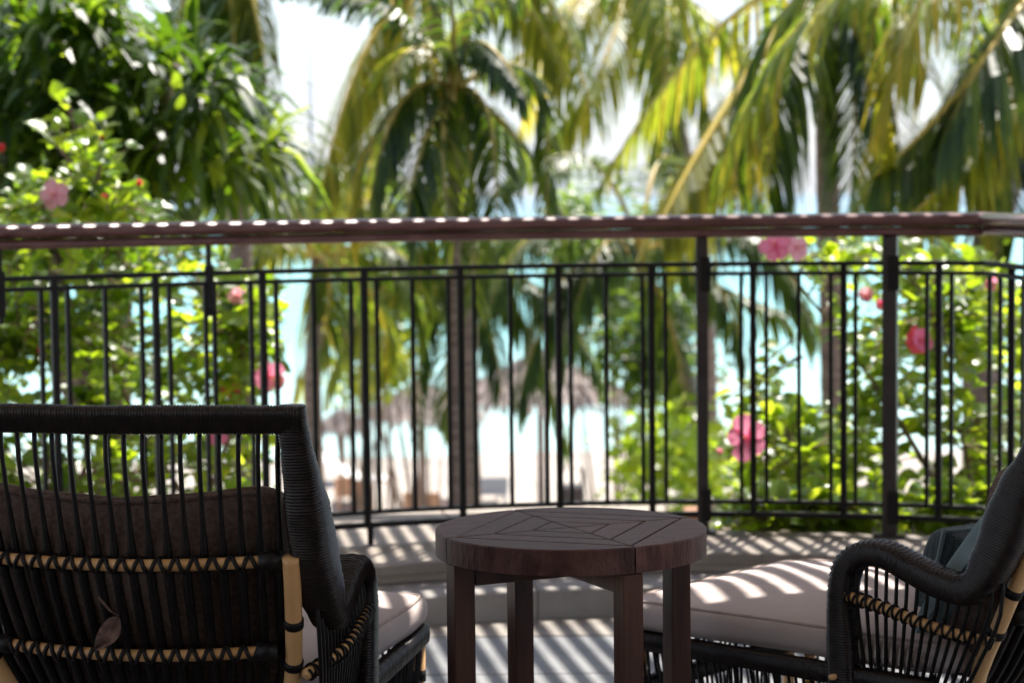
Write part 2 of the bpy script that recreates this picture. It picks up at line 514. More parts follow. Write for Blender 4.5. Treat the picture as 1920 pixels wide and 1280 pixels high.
# unseen facade and dark door, added to darken reflections and warm the fill
bw = empty('unseen_facade', (0, -2.7, 0), label='unseen beige room facade added behind the seats, outside the picture', cat='wall')
MB().box((0, 0, 1.3), (8.0, .2, 2.6)).build('wall', M['render'], bw)
MB().box((0, .12, 1.1), (2.6, .05, 2.2), bev=.01).build('door', M['iron'], bw)
# columns that carry the roof, outside the frame
for x, s_ in ((-3.6, 'left'), (3.7, 'right')):
    mb = MB(); mb.box((x, 5.0, 1.3), (.3, .3, 2.6), bev=.01)
    mb.build('column', M['render'], label='beige column carrying the roof at the %s end of the balcony' % s_, cat='column')

# ------------------------------------------------------------------ railing
rl = empty('balcony_railing', (0, 0, 0), label='dark iron balcony railing with round reddish brown handrail', cat='railing')
def rail_path(o=0.0, x0=-2.4, step=.06):
    P = []; x = x0
    while x < XC: P.append(Vector((x, rail_y(x)+o, 0))); x += step
    P.append(Vector((XC, rail_y(XC)+o, 0)))
    return P
YC = rail_y(XC)
side = lambda d: Vector((XC+.055*d, YC-d, 0))      # return of the railing, coming towards the camera
def sweep(mb, P, prof, smooth=True):
    """vertical-plane profile (side, z) swept along a horizontal path"""
    Q = [P[0]]
    for p in P[1:]:
        if (p-Q[-1]).length > 1e-4: Q.append(p)
    P = Q
    n = len(prof); N = len(P); vs = []
    for i in range(N):
        t = (P[min(i+1, N-1)]-P[max(i-1, 0)]).normalized()
        if 0 < i < N-1:
            t0, t1 = (P[i]-P[i-1]).normalized(), (P[i+1]-P[i]).normalized()
            k_ = 1/max(.35, math.cos(t0.angle(t1)/2))
        else: k_ = 1
        s_ = Vector((t.y, -t.x, 0))*k_
        for a, z in prof: vs.append((P[i].x+s_.x*a, P[i].y+s_.y*a, z))
    fs = [(i*n+k, i*n+(k+1) % n, (i+1)*n+(k+1) % n, (i+1)*n+k) for i in range(N-1) for k in range(n)]
    fs.append(tuple(reversed(range(n)))); fs.append(tuple(range((N-1)*n, N*n)))
    mb.add(vs, fs, smooth)
HT = 1.14
main = rail_path()
side_pts = [side(d) for d in (.06, .4, .9, 1.6)]
corner = Vector((XC, YC, 0))
def oval(cz, ax, az, n=16): return [(ax*math.cos(2*math.pi*k/n), cz+az*math.sin(2*math.pi*k/n)) for k in range(n)]
h = MB(); sweep(h, main+[corner+Vector((.012, -.006, 0))], oval(HT-.021, .037, .021)); h.build('handrail', M['handrail'], rl)
h = MB(); sweep(h, [corner+Vector((.016, .012, 0))]+side_pts, oval(HT-.022, .038, .022)); h.build('handrail', M['handrail'], rl)
h = MB(); sweep(h, main+[corner], oval(HT-.057, .024, .0145, 12)); h.build('under_rail', M['handrail'], rl)
h = MB(); sweep(h, [corner]+side_pts, oval(HT-.057, .024, .0145, 12)); h.build('under_rail', M['handrail'], rl)
Z_U, Z_U2, Z_L2, Z_L, Z_G = .987, .957, .246, .207, .147
for z, b_ in ((Z_U, .007), (Z_U2, .006), (Z_L2, .006), (Z_L, .008)):
    rect = [(.012, z-b_), (.012, z+b_), (-.012, z+b_), (-.012, z-b_)]
    h = MB(); sweep(h, main+[corner], rect, False); h.build('bar', M['iron'], rl)
    h = MB(); sweep(h, [corner]+side_pts, rect, False); h.build('bar', M['iron'], rl)
thin = MB().box((0, 0, (Z_U2+Z_L2)/2), (.0125, .0125, Z_U2-Z_L2-.002)).mesh('baluster', M['iron'])
thick = MB().box((0, 0, (Z_U+Z_L)/2), (.020, .018, Z_U-Z_L-.002), bev=.002).mesh('baluster', M['iron'])
def put(me, x, y, name='baluster'):
    o = link_mesh(name, me, rl); o.location = (x, y, 0)
    e = .02; o.rotation_euler = (0, 0, math.atan2(rail_y(x+e)-rail_y(x-e), 2*e)); return o
TH = [-98, 105, 295, 495, 685, 865, 1048, 1222, 1412, 1582, 1760]
TN = [-170, -122, -74, 80, 130, 200, 268, 320, 388, 404, 473, 520, 590, 660, 708, 775, 842, 890, 958, 1025, 1070, 1137, 1205, 1248,
      1390, 1437, 1498, 1558, 1604, 1738, 1784]
for p in TH: put(thick, *on_rail(p))
for p in TN: put(thin, *on_rail(p))
for d, me in ((.05, thin), (.16, thin), (.27, thick), (.38, thin), (.62, thin), (.75, thick), (.87, thin)):
    q = side(d); put(me, q.x, q.y)
def post(px, w, dpt, full=True, plate=None, base=True):
    x, y = on_rail(px)
    ang = math.atan2(rail_y(x+.02)-rail_y(x-.02), .04)
    z0 = Z_G-.004 if full else .86
    m_ = MB(); m_.box((0, 0, (z0+HT-.07)/2), (w, dpt, HT-.07-z0), bev=.003)
    if full and base: m_.box((0, 0, Z_G+.004), (w*2.2, dpt*1.4, .012), bev=.003)
    o = m_.build('post', M['post'] if full else M['iron'], rl); o.location = (x, y, 0); o.rotation_euler = (0, 0, ang)
    for z1, z2 in plate or ():
        p_ = MB(); p_.box((w*.30, -dpt/2-.006, (z1+z2)/2), (w*.8, .010, z2-z1), bev=.002)
        p_.build('bracket', M['iron'], o)
    return o
post(1317, .036, .05, True, ((.905, 1.01), (.19, .29)))
post(1669, .044, .05, True, ((.905, 1.01), (.19, .29)))
for p in (4, 395): 
    o = post(p, .012, .02, False)
    MB().box((0, -.004, .945), (.024, .022, .13), bev=.003).build('bracket', M['iron'], o)
q = side(.47)
o = MB().box((0, 0, (HT-.07+Z_G)/2), (.045, .045, HT-.07-Z_G+.006), bev=.004).build('post', M['post'], rl); o.location = (q.x, q.y, 0)
# long balusters that reach the capping
for p in (690, 1048):
    x, y = on_rail(p); o = MB().box((0, 0, (Z_G+Z_L)/2), (.018, .016, Z_L-Z_G+.006)).build('foot', M['iron'], rl); o.location = (x, y, 0)

# ------------------------------------------------------------------ side table
TC = at(1070, 983, 3.81); TZ = .628; TR = .2505
TX, TY = ray(1070, 983).x*3.6, 3.6
tb_ = empty('side_table', (TX, TY, 0), label='round dark wooden side table with grooved top between the two chairs', cat='side table')
tb_.scale = (.945, .945, 1)
# direction of the four corners of the plank square: nearest, right, far, left
ph = math.atan2(-.9063, .4226)                 # corner nearest the camera
cd = [Vector((math.cos(ph+k*math.pi/2), math.sin(ph+k*math.pi/2))) for k in range(4)]
g = .0019
def inset(poly, d):
    n = len(poly); out = []
    for i in range(n):
        p0, p, p1 = Vector(poly[i-1]), Vector(poly[i]), Vector(poly[(i+1) % n])
        e0, e1 = (p-p0).normalized(), (p1-p).normalized()
        n0, n1 = Vector((-e0.y, e0.x)), Vector((-e1.y, e1.x))
        b = n0+n1; b = b/max(.25, b.dot(n0)) if b.length > 1e-6 else n0
        out.append(p+b*d)
    return [(q.x, q.y) for q in out]
RC = .232
for k in range(4):
    A_, B_ = cd[k], cd[(k+1) % 4]
    # rim piece: circular segment from corner to corner
    arc = [Vector((math.cos(ph+k*math.pi/2+t*math.pi/2/22), math.sin(ph+k*math.pi/2+t*math.pi/2/22)))*TR for t in range(23)]
    poly = [(p.x, p.y) for p in arc]+[tuple(B_*RC), tuple(A_*RC)]
    MB().prism(inset(poly, g*.8), TZ-.043, TZ, .0022).build('plank', M['table'], tb_)
    rr = [RC, RC*.67, RC*.34]
    for a_, b_ in ((rr[0], rr[1]), (rr[1], rr[2])):
        poly = [tuple(A_*a_), tuple(B_*a_), tuple(B_*b_), tuple(A_*b_)]
        MB().prism(inset(poly, g), TZ-.03, TZ, .0012).build('plank', M['table'], tb_)
    MB().prism(inset([tuple(A_*rr[2]), tuple(B_*rr[2]), (0, 0)], g), TZ-.03, TZ, .0012).build('plank', M['table'], tb_)
c_ = [(math.cos(a)*.225, math.sin(a)*.225) for a in [2*math.pi*i/40 for i in range(40)]]
MB().prism(c_, TZ-.040, TZ-.031).build('under_board', M['table'], tb_)
for k in range(2):
    a = ph+k*math.pi/2
    MB().box((0, 0, TZ-.062-.0015*k), (.40, .032, .040), rz=a, bev=.002).build('apron', M['table_leg'], tb_)
for k in range(4):
    a = ph+k*math.pi/2; c = cd[k]*.222
    m_ = MB(); m_.box((c.x, c.y, (TZ-.0445)/2), (.040, .039, TZ-.0445), rz=a, bev=.0025)
    l_ = m_.build('leg', M['table_leg'], tb_)

# ------------------------------------------------------------------ lounge chair
XA = .309
def ridged(mb, P, ab, pitch, N0, weave=None, nseg=24):
    """cord-wrapped bar: elliptical section (a across, b deep) with one ridge per turn of cord"""
    P, L = resample(P, pitch/3.0)
    n = len(P)
    T = [(P[min(i+1, n-1)]-P[max(i-1, 0)]).normalized() for i in range(n)]
    D = Vector(N0); vs = []
    for i in range(n):
        s_ = i/(n-1)
        D = (D-T[i]*D.dot(T[i])).normalized()
        Aa = T[i].cross(D)
        a, b = ab(s_)
        k3 = i % 3; st = i//3
        rid = (-.0010, .0014, .0010)[k3]
        wv = weave(s_) if weave else 0.0
        for k in range(nseg):
            t = 2*math.pi*k/nseg
            ca, sa = math.cos(t), math.sin(t)
            e = .62
            ax = a*math.copysign(abs(ca)**e, ca); bx = b*math.copysign(abs(sa)**e, sa)
            dl = rid+.0011*noise.noise(Vector((st*1.7, k*.12, L*9)))
            if wv:
                up = max(0.0, sa)
                dl += wv*up*.0016*math.cos(t*6)*(1 if st % 2 else -1)
            vs.append(P[i]+Aa*(ax+dl*ca)+D*(bx+dl*sa))
    fs = [(i*nseg+k, i*nseg+(k+1) % nseg, (i+1)*nseg+(k+1) % nseg, (i+1)*nseg+k) for i in range(n-1) for k in range(nseg)]
    fs.append(tuple(reversed(range(nseg)))); fs.append(tuple(range((n-1)*nseg, n*nseg)))
    mb.add(vs, fs, True)
def lerp_tab(tab):
    def f(s_):
        for (s0, v0), (s1, v1) in zip(tab, tab[1:]):
            if s_ <= s1:
                t = (s_-s0)/(s1-s0); t = t*t*(3-2*t)
                return tuple(a+(b-a)*t for a, b in zip(v0, v1))
        return tab[-1][1]
    return f

ZT = .864
def back_pt(u, z):
    """point of the back shell: u in -1..1 across, z height"""
    hw = np.interp(z, [.20, .30, .375, .47, .59, .65, .86], [.165, .20, .235, .258, .274, .279, .292])
    y = np.interp(z, [.20, .30, .375, .47, .59, .67, .775, .86], [-.10, -.155, -.215, -.268, -.325, -.345, -.368, -.385])
    bow = .045*(1-u*u)*np.interp(z, [.2, .5, .86], [1.3, 1.1, .75])
    return Vector((u*hw, y-bow, z))

def cushion_mesh(w, d, h, mat, puff=.018, n=28, corner=.05, dip=None, crown=.6):
    """box cushion with rounded plan, soft domed faces; centre origin, thickness along z"""
    vs = []; fs = []
    rows = [(-1, .0), (-.96, .72), (-.70, .95), (-.25, 1.0), (.25, 1.0), (.70, .95), (.96, .72), (1, .0)]
    m = n*4
    def outline(i):
        t = 2*math.pi*i/m
        c, s_ = math.cos(t), math.sin(t)
        e = .22
        return math.copysign(abs(c)**e, c), math.copysign(abs(s_)**e, s_)
    grid = 14
    # side wall
    ring = []
    for q, (zz, k) in enumerate([(-.98, .0), (-.80, .75), (-.35, 1.0), (.0, 1.03), (.35, 1.0), (.80, .75), (.98, 0)]):
        r_ = []
        for i in range(m):
            ox, oy = outline(i)
            g_ = .014*(k-1)
            r_.append(len(vs)); vs.append((ox*(w/2+g_), oy*(d/2+g_), zz*h/2))
        ring.append(r_)
    for a, b in zip(ring, ring[1:]):
        for i in range(m):
            j = (i+1) % m
            fs.append((a[i], a[j], b[j], b[i]))
    # faces: concentric shrink with a dome
    for sgn, base in ((1, ring[-1]), (-1, ring[0])):
        prev = base
        for kk in range(1, 9):
            f = 1-kk/8.0
            cur = []
            for i in range(m):
                ox, oy = outline(i)
                x, y = ox*(w/2-.014)*f, oy*(d/2-.014)*f
                dome = puff*(1-f**2.2)*(crown+(1-crown)*1.0)
                wr = .0045*noise.noise(Vector((x*7, y*9, 3.1*sgn)))-.0035*abs(noise.noise(Vector((x*14, y*6, 9.1))))*(1 if kk < 5 else .3)+.0012*noise.noise(Vector((x*28, y*22, 1)))
                cur.append(len(vs)); vs.append((x, y, sgn*(h/2*.98+dome+wr)))
                if kk == 8: break
            if kk < 8:
                for i in range(m):
                    j = (i+1) % m
                    fs.append((prev[i], prev[j], cur[j], cur[i]) if sgn > 0 else (prev[j], prev[i], cur[i], cur[j]))
            else:
                for i in range(m):
                    j = (i+1) % m
                    fs.append((prev[i], prev[j], cur[0]) if sgn > 0 else (prev[j], prev[i], cur[0]))
            prev = cur
    me = MB(); me.add(vs, fs, True)
    edge = {s_: [Vector(vs[i]) for i in ring[-1 if s_ > 0 else 0]] for s_ in (1, -1)}
    return me, edge
def warp(mb, fn): mb.v = [tuple(fn(Vector(p))) for p in mb.v]

def helix(mb, P, r, pitch, cr, hand=1, n=5, per=12):
    """cord wound round a pole along P"""
    P, L = resample(P, pitch/per)
    T = [(P[min(i+1, len(P)-1)]-P[max(i-1, 0)]).normalized() for i in range(len(P))]
    A = T[0].cross(Vector((0, 0, 1)) if abs(T[0].z) < .9 else Vector((0, 1, 0))).normalized()
    out = []
    for i, p in enumerate(P):
        A = (A-T[i]*A.dot(T[i])).normalized(); B = T[i].cross(A)
        a = hand*2*math.pi*i/per+math.pi/2
        out.append(p+(A*math.cos(a)+B*math.sin(a))*r)
    mb.tube(out, cr, n)

def build_chair(name):
    t = empty(name, (0, 0, 0))
    # --- side frames: front leg, arm and stile in one cord-wrapped sweep each; top rail between them
    half = [(0, -.425, ZT), (.14, -.419, ZT+.001), (XA-.045, -.402, ZT), (XA+.007, -.397, ZT)]
    stile = [(XA-.0105, -.398, ZT+.0215), (XA-.0100, -.394, ZT), (XA-.009, -.388, .840), (XA-.004, -.366, .765), (XA-.001, -.338, .69), (XA+.003, -.305, .60),
             (XA+.005, -.262, .540), (XA+.002, -.205, .539), (XA-.004, -.145, .556), (XA-.008, -.085, .575),
             (XA-.010, -.04, .571), (XA-.010, -.008, .548), (XA-.010, .004, .50), (XA-.010, .004, .42), (XA-.012, -.002, .2), (XA-.014, -.006, .0)]
    for sx in (1, -1):
        P = catmull([(sx*x, y, z) for x, y, z in stile], 8)
        ab = lerp_tab([(0, (.0225, .012)), (.05, (.0235, .014)), (.095, (.0275, .019)), (.15, (.033, .034)), (.205, (.0335, .040)), (.262, (.034, .035)), (.305, (.0285, .026)), (.38, (.0275, .024)),
                       (.50, (.0275, .0215)), (.58, (.027, .0235)), (.66, (.0255, .0275)), (1, (.024, .026))])
        mb = MB(); ridged(mb, P, ab, .0048, (0, .9, .4), lerp_tab([(0, (0,)), (.30, (0,)), (.36, (1,)), (.57, (1,)), (.62, (0,)), (1, (0,))]) and (lambda s_: 0 if s_ < .31 or s_ > .60 else min(1, (s_-.31)/.05, (.60-s_)/.04)))
        mb.build('side_frame', M['wicker'], t)
        # small rattan peg showing near the foot of the wrapped leg
        mb = MB(); mb.tube([(sx*(XA-.031), .006, .349), (sx*(XA+.028), .006, .352)], .0055, 6); mb.build('peg', M['rattan'], t)
    P = catmull([(-x, y, z) for x, y, z in reversed(half[1:])]+half, 8)
    mb = MB(); ridged(mb, P, lambda s_: (.0225, .012), .0048, (0, .9, .4)); mb.build('top_rail', M['wicker'], t)
    # --- rattan rear poles with leather bands
    for sx in (1, -1):
        P = catmull([(sx*.2835, -.352, .645), (sx*.279, -.329, .589), (sx*.261, -.270, .47), (sx*.238, -.219, .375), (sx*.232, -.205, .29), (sx*.238, -.225, .15), (sx*.25, -.26, 0)], 8)
        P = [p+Vector((0, -.012, 0)) for p in P]
        mb = MB(); rr = []
        for i in range(len(P)): rr.append(.0138+.0007*math.exp(-((i-22)/1.2)**2)+.0006*math.exp(-((i-34)/1.2)**2))
        mb.tube(P, rr, 14); pole = mb.build('rear_pole', M['rattan'], t)
        for z in (.525, .455):
            j = min(range(len(P)), key=lambda i: abs(P[i].z-z))
            d = (P[j+1]-P[j-1]).normalized()
            mb = MB(); mb.tube([P[j]-d*.008, P[j]-d*.007, P[j]+d*.007, P[j]+d*.008], [.0142, .0164, .0164, .0142], 14); mb.build('leather_band', M['leather'], pole)
    # --- back: slats, two rattan rails and the crossed lashing
    NS = 19
    for i in range(NS):
        u = -0.93+1.86*i/(NS-1)
        u2 = u
        P = []
        for z in (ZT-.018, .80, .72, .65, .60, .52, .46, .40, .35, .30, .25):
            q = back_pt(u2, z); q.y += .004 if z < .84 else .012
            P.append(q)
        P = catmull(P, 2)
        rr = [.0040 if p.z > .70 else (.0040+.0038*min(1, (.70-p.z)/.06)) for p in P]
        MB().tube(P, rr, 6).build('slat', M['slat'], t)
    for z, du in ((.638, .90), (.482, .86)):
        P = [back_pt(-du+2*du*k/24, z-.006*(1-(-1+2*k/24.)**2))+Vector((0, -.013, 0)) for k in range(25)]
        rail = MB().tube(P, .0098, 10).build('rattan_rail', M['rattan'], t)
        pitch_ = 2*du*back_pt(1, z).x/((NS-1)*du/.93)
        for hd in (1, -1):
            mb = MB(); helix(mb, P, .0116, pitch_, .0038, hd); mb.build('lashing', M['leather'], rail)
        for e_ in (0, -1):
            c = P[e_]; q = P[1] if e_ == 0 else P[-2]
            mb = MB(); mb.tube([c+(c-q)*.8, c+(q-c)*.9], .0155, 10); mb.build('binding', M['leather'], rail)
    # --- lower wrapped rail of the back shell
    P = [back_pt(-1.02+2.04*k/24, .255) for k in range(25)]
    mb = MB(); ridged(mb, P, lambda s_: (.014, .012), .006, (0, 0, 1), None, 10); mb.build('lower_rail', M['wicker'], t)
    # --- sides below the arms
    def arm_z(y):
        return float(np.interp(y, [-.33, -.305, -.262, -.205, -.145, -.085, -.04, -.01], [.66, .60, .546, .545, .562, .581, .577, .55]))-.012
    for sx in (1, -1):
        n_s = 15
        for i in range(n_s):
            y = -.030-.285*i/(n_s-1)
            yb = -.035-.19*i/(n_s-1)
            zt = arm_z(y)
            P = catmull([(sx*XA, y, zt), (sx*(XA+.004), y*.985-.002, .50), (sx*(XA-.006), (y+yb)/2-.002, .42), (sx*(XA-.022), yb, .33), (sx*(XA-.034), yb, .25)], 3)
            MB().tube(P, .0038, 6).build('slat', M['slat'], t)
        P = catmull([(sx*(XA+.006), -.012, .497), (sx*(XA+.013), -.10, .484), (sx*(XA+.010), -.19, .464), (sx*(XA-.028), -.283, .442)], 8)
        rail = MB().tube(P, .0095, 10).build('rattan_rail', M['rattan'], t)
        for hd in (1, -1):
            mb = MB(); helix(mb, P, .0118, .0185, .0025, hd); mb.build('lashing', M['leather'], rail)
        P = [(sx*(XA-.034), -.02+.0-.21*k/6, .25) for k in range(7)]
        mb = MB(); ridged(mb, P, lambda s_: (.013, .013), .006, (0, 0, 1), None, 10); mb.build('lower_rail', M['wicker'], t)
    # --- seat: wrapped rings, woven skirt, front poles
    sx0, yf, yb = .297, .515, -.20
    def ring(z, w, y0, y1, r_=.02):
        c = .05; P = [(-w, y0, z), (-w, y1-c, z)]
        P += [(-w+c-c*math.cos(a), y1-c+c*math.sin(a), z) for a in (R(22), R(45), R(67))]
        P += [(-w+c, y1, z), (w-c, y1, z)]
        P += [(w-c+c*math.sin(a), y1-c+c*math.cos(a), z) for a in (R(22), R(45), R(67))]
        P += [(w, y1-c, z), (w, y0, z)]
        return [Vector(p) for p in P]
    rg = {}
    for z, w, y1, a, b in ((.336, sx0, yf, .018, .0145), (.232, sx0-.012, yf-.012, .016, .013), (.105, sx0-.02, yf-.02, .014, .012)):
        P = ring(z+.014, w, -.18, y1)
        rg[z] = resample(P, .017)[0]
        mb = MB(); ridged(mb, P, (lambda a_, b_: (lambda s_: (a_, b_)))(b, a), .0046, (0, 0, 1), None, 12)
        mb.build('seat_ring', M['wicker'], t)
    top, bot = rg[.336], rg[.105]
    n_s = len(top)
    for i in range(1, n_s-1):
        a = top[i]; fr = i/(n_s-1)
        sh = 1.2*math.sin(i*2.4)
        b = bot[min(len(bot)-1, max(0, int(round(fr*(len(bot)-1)+sh))))]
        if a.y < .02 and abs(a.x) > .2: continue
        mid = a.lerp(b, .5)+Vector((.004*math.sin(i), .004*math.cos(i), 0))
        MB().tube([a, mid, b], .0031, 5).build('slat', M['slat'], t)
    for sx in (1, -1):
        for dx, dy in ((0, 0), (.036, -.030)):
            x, y = sx*(sx0-.030+dx-.012), yf-.036+dy+.026
            pole = MB().tube([(x, y, .352), (x-sx*.006, y-.005, .2), (x-sx*.012, y-.01, 0)], .0125, 10).build('front_pole', M['rattan'], t)
            for z in (.268, .205):
                MB().tube([(x-sx*.003, y-.003, z-.011), (x-sx*.003, y-.003, z+.011)], .0145, 10).build('leather_band', M['leather'], pole)
    # --- cushions
    mb, ed = cushion_mesh(.590, .765, .050, None, .030)
    def wf(p):
        x, y, z = p
        q = Vector((x, y+.168, z+.400))
        f = max(0, (y-.12)/.25)
        q.z += -.010*min(1, max(0, (y-.25)/.12))**2
        if abs(x) > .24 and y > .10: q.x += math.copysign(.016*min(1, (y-.10)/.1), x)
        return q
    warp(mb, wf); seat = mb.build('seat_cushion', M['cushion'], t)
    for s_ in (1, -1):
        e = [wf(p*1.0+Vector((0, 0, 0))) for p in ed[s_]]
        mb = MB(); mb.tube(e+[e[0]], .0042, 6, cap=False); mb.build('piping', M['piping'], seat)
    mb, ed = cushion_mesh(.535, .40, .085, None, .020)
    def wb(p):
        # local x across, y up along the back, z through
        x, y, z = p
        v = (y+.20)/.40
        zz = .375+.355*v
        base = back_pt(max(-1, min(1, x/.285)), zz)
        q = Vector((x*np.interp(zz, [.37, .75], [.90, 1.0]), base.y+.060-z*.95, zz+.24*z))
        q.z += .032*(x/.27)**2*v
        return q
    warp(mb, wb); bc = mb.build('back_cushion', M['cushion_shade'], t)
    for s_ in (1, -1):
        e = [wb(p) for p in ed[s_]]
        mb = MB(); mb.tube(e+[e[0]], .0042, 6, cap=False); mb.build('piping', M['cushion_shade'], bc)
    return t
chairL = build_chair('lounge_chair')
def copy_tree(o, parent=None):
    c = o.copy(); COL.objects.link(c)
    if parent: c.parent = parent
    for ch in list(o.children):
        copy_tree(ch, c)
    return c
chairR = copy_tree(chairL)
chairL.location = (-.560, 3.635, 0); chairL.rotation_euler = (0, 0, -.185)
chairR.location = (.785, 3.875, 0); chairR.rotation_euler = (0, 0, .835)
tag(chairL, label='black woven lounge chair seen from behind with a dried leaf on its back', cat='lounge chair', group='woven lounge chairs')
tag(chairR, label='black woven lounge chair holding teal pillows, right of the round table', cat='lounge chair', group='woven lounge chairs')

# pillows on the right chair
def pillow(name, w, h, th, mat, pmat, loc, M3, label):
    n = 26; vs = []; fs = []
    for sgn in (1, -1):
        for j in range(n+1):
            for i in range(n+1):
                x, y = -1+2*i/n, -1+2*j/n
                f = (1-abs(x)**3.2)*(1-abs(y)**3.2)
                pinch = 1-.05*(1-abs(y)**2)*abs(x)**3
                pinch2 = 1-.05*(1-abs(x)**2)*abs(y)**3
                z = sgn*th/2*max(0, f)**.45
                z += .004*noise.noise(Vector((x*2.2, y*2.2, sgn+w)))*f
                vs.append((x*w/2*pinch, y*h/2*pinch2, z))
    m = n+1
    for s_ in (0, 1):
        for j in range(n):
            for i in range(n):
                a = s_*m*m+j*m+i
                q = (a, a+1, a+m+1, a+m)
                fs.append(q if s_ == 0 else tuple(reversed(q)))
    mb = MB(); mb.add(vs, fs, True)
    o = mb.build(name, mat, label=label, cat='pillow')
    edge = [vs[i] for i in range(m)]+[vs[j*m+n] for j in range(1, m)]+[vs[n*m+i] for i in range(n-1, -1, -1)]+[vs[j*m] for j in range(n-1, -1, -1)]
    e = MB(); e.tube(edge, .0045, 6, cap=False); e.build('piping', pmat, o)
    Mx = Matrix.Identity(4)
    for r_ in range(3):
        for c in range(3): Mx[r_][c] = M3[r_][c]
    Mx.translation = Vector(loc); o.matrix_world = Mx
    return o
def chair_local(ch_loc, yaw, p):
    c, s_ = math.cos(yaw), math.sin(yaw)
    return Vector((ch_loc[0]+c*p[0]-s_*p[1], ch_loc[1]+s_*p[0]+c*p[1], p[2]))
def basis(yaw, tilt, spin=0.0, lean=0.0):
    """pillow face normal points forward (chair +y) and up by tilt"""
    return (Matrix.Rotation(yaw, 3, 'Z') @ Matrix.Rotation(lean, 3, 'Y') @ Matrix.Rotation(math.pi/2+tilt, 3, 'X') @ Matrix.Rotation(spin, 3, 'Z'))
CR = (.785, 3.875)
pillow('pillow', .36, .34, .11, M['teal_fabric'], M['teal_fabric'], chair_local(CR, .835, (-.07, -.200, .552)), basis(.835, R(36), R(2)),
       'smooth grey teal pillow against the backrest of the right chair')
pillow('pillow', .30, .165, .13, M['dark_teal'], M['teal_fabric'], chair_local(CR, .835, (.045, -.058, .502)), basis(.835, R(14), R(-3)),
       'dark teal pillow of coarse weave in front of the smooth one')

# dried leaf caught on the back of the left chair
lf = empty('dried_leaf', at(205, 1165, 3.30), label='curled brown dried leaf caught on the back of the left chair', cat='leaf')
def rel(px, py, d): return at(px, py, d)-at(205, 1165, 3.30)
st_ = catmull([rel(186, 1118, 3.285), rel(195, 1131, 3.28), rel(208, 1145, 3.28), rel(222, 1153, 3.29)], 5)
MB().tube(st_, [.0011+.0016*(1-i/(len(st_)-1)) for i in range(len(st_))], 6).build('stem', M['dead_leaf'], lf)
vs = []; fs = []
ax0, ax1 = rel(222, 1155, 3.292), rel(181, 1214, 3.275)
dr = (ax1-ax0); sd = Vector((.82, 0, -.57)).normalized()
for i in range(11):
    t_ = i/10; w_ = .0185*math.sin(math.pi*min(1, t_*.92+.06))**.7*(1-.25*t_)
    c = ax0+dr*t_+Vector((.004*math.sin(t_*3), 0, 0))
    for j in range(5):
        q = (j-2)/2
        vs.append(c+sd*w_*q+Vector((0, -.013*abs(q)**1.5+.003*math.sin(t_*9+q*2), 0)))
for i in range(10):
    for j in range(4): a = i*5+j; fs.append((a, a+1, a+6, a+5))
b_ = MB(); b_.add(vs, fs, True); o = b_.build('blade', M['dead_leaf'], lf)
so = o.modifiers.new('thickness', 'SOLIDIFY'); so.thickness = .0007

# ------------------------------------------------------------------ coconut palms
def frond_pts(b, m, t, n=26):
    b, m, t = Vector(b), Vector(m), Vector(t)
    c = m*2-(b+t)*.5
    return [b*(1-s)**2+c*2*s*(1-s)+t*s*s for s in [i/n for i in range(n+1)]]
def make_frond(parent, P, leaf, hang, mat, rng, pairs=46, width=.036, rad=.022, org=None):
    org = org or Vector((0, 0, 0))
    P = [p-org for p in P]
    n = len(P)
    rb = MB(); rb.tube(P, [rad*(1-.82*i/(n-1)) for i in range(n)], 6)
    fr = rb.build('frond', M['rachis_gold'] if rad > .03 else M['rachis'], parent)
    vs = []; fs = []
    for k in range(pairs):
        s = .12+.88*(k+rng.uniform(-.3, .3))/pairs
        s = min(.995, max(.08, s))
        f = s*(n-1); i = int(f); p = P[i].lerp(P[min(n-1, i+1)], f-i)
        T = (P[min(n-1, i+1)]-P[max(0, i-1)]).normalized()
        S = T.cross(Vector((0, 0, 1)))
        S = S.normalized() if S.length > .05 else Vector((1, 0, 0))
        U = S.cross(T)
        ln = leaf*(.45+.75*math.sin(math.pi*(.12+.80*s)))*rng.uniform(.82, 1.12)
        for sd_ in (1, -1):
            if rng.random() < .04: continue
            d = (S*sd_*(.75+rng.uniform(-.15, .15))+T*(.55+.35*s)+U*rng.uniform(.0, .35)).normalized()
            hg = hang*rng.uniform(.75, 1.15)
            q = p.copy(); w = width*rng.uniform(.8, 1.2)
            base = len(vs)
            ws = (.55, 1.0, .85, .12)
            for j in range(4):
                wd = d.cross(Vector((0, 0, 1)))
                wd = wd.normalized() if wd.length > .15 else T.copy()
                wd = (wd*.75+T*.5*(1 if wd.dot(T) > 0 else -1)).normalized()
                vs.append(q-wd*w*ws[j]*.5); vs.append(q+wd*w*ws[j]*.5)
                if j < 3:
                    d = (d+Vector((0, 0, -1))*hg*(.55+.25*j)).normalized()
                    q = q+d*ln/3
            for j in range(3):
                a = base+2*j; fs.append((a, a+1, a+3, a+2))
    lb = MB(); lb.add(vs, fs, False)
    lb.build('leaflets', mat, fr, kind='stuff')
    return fr
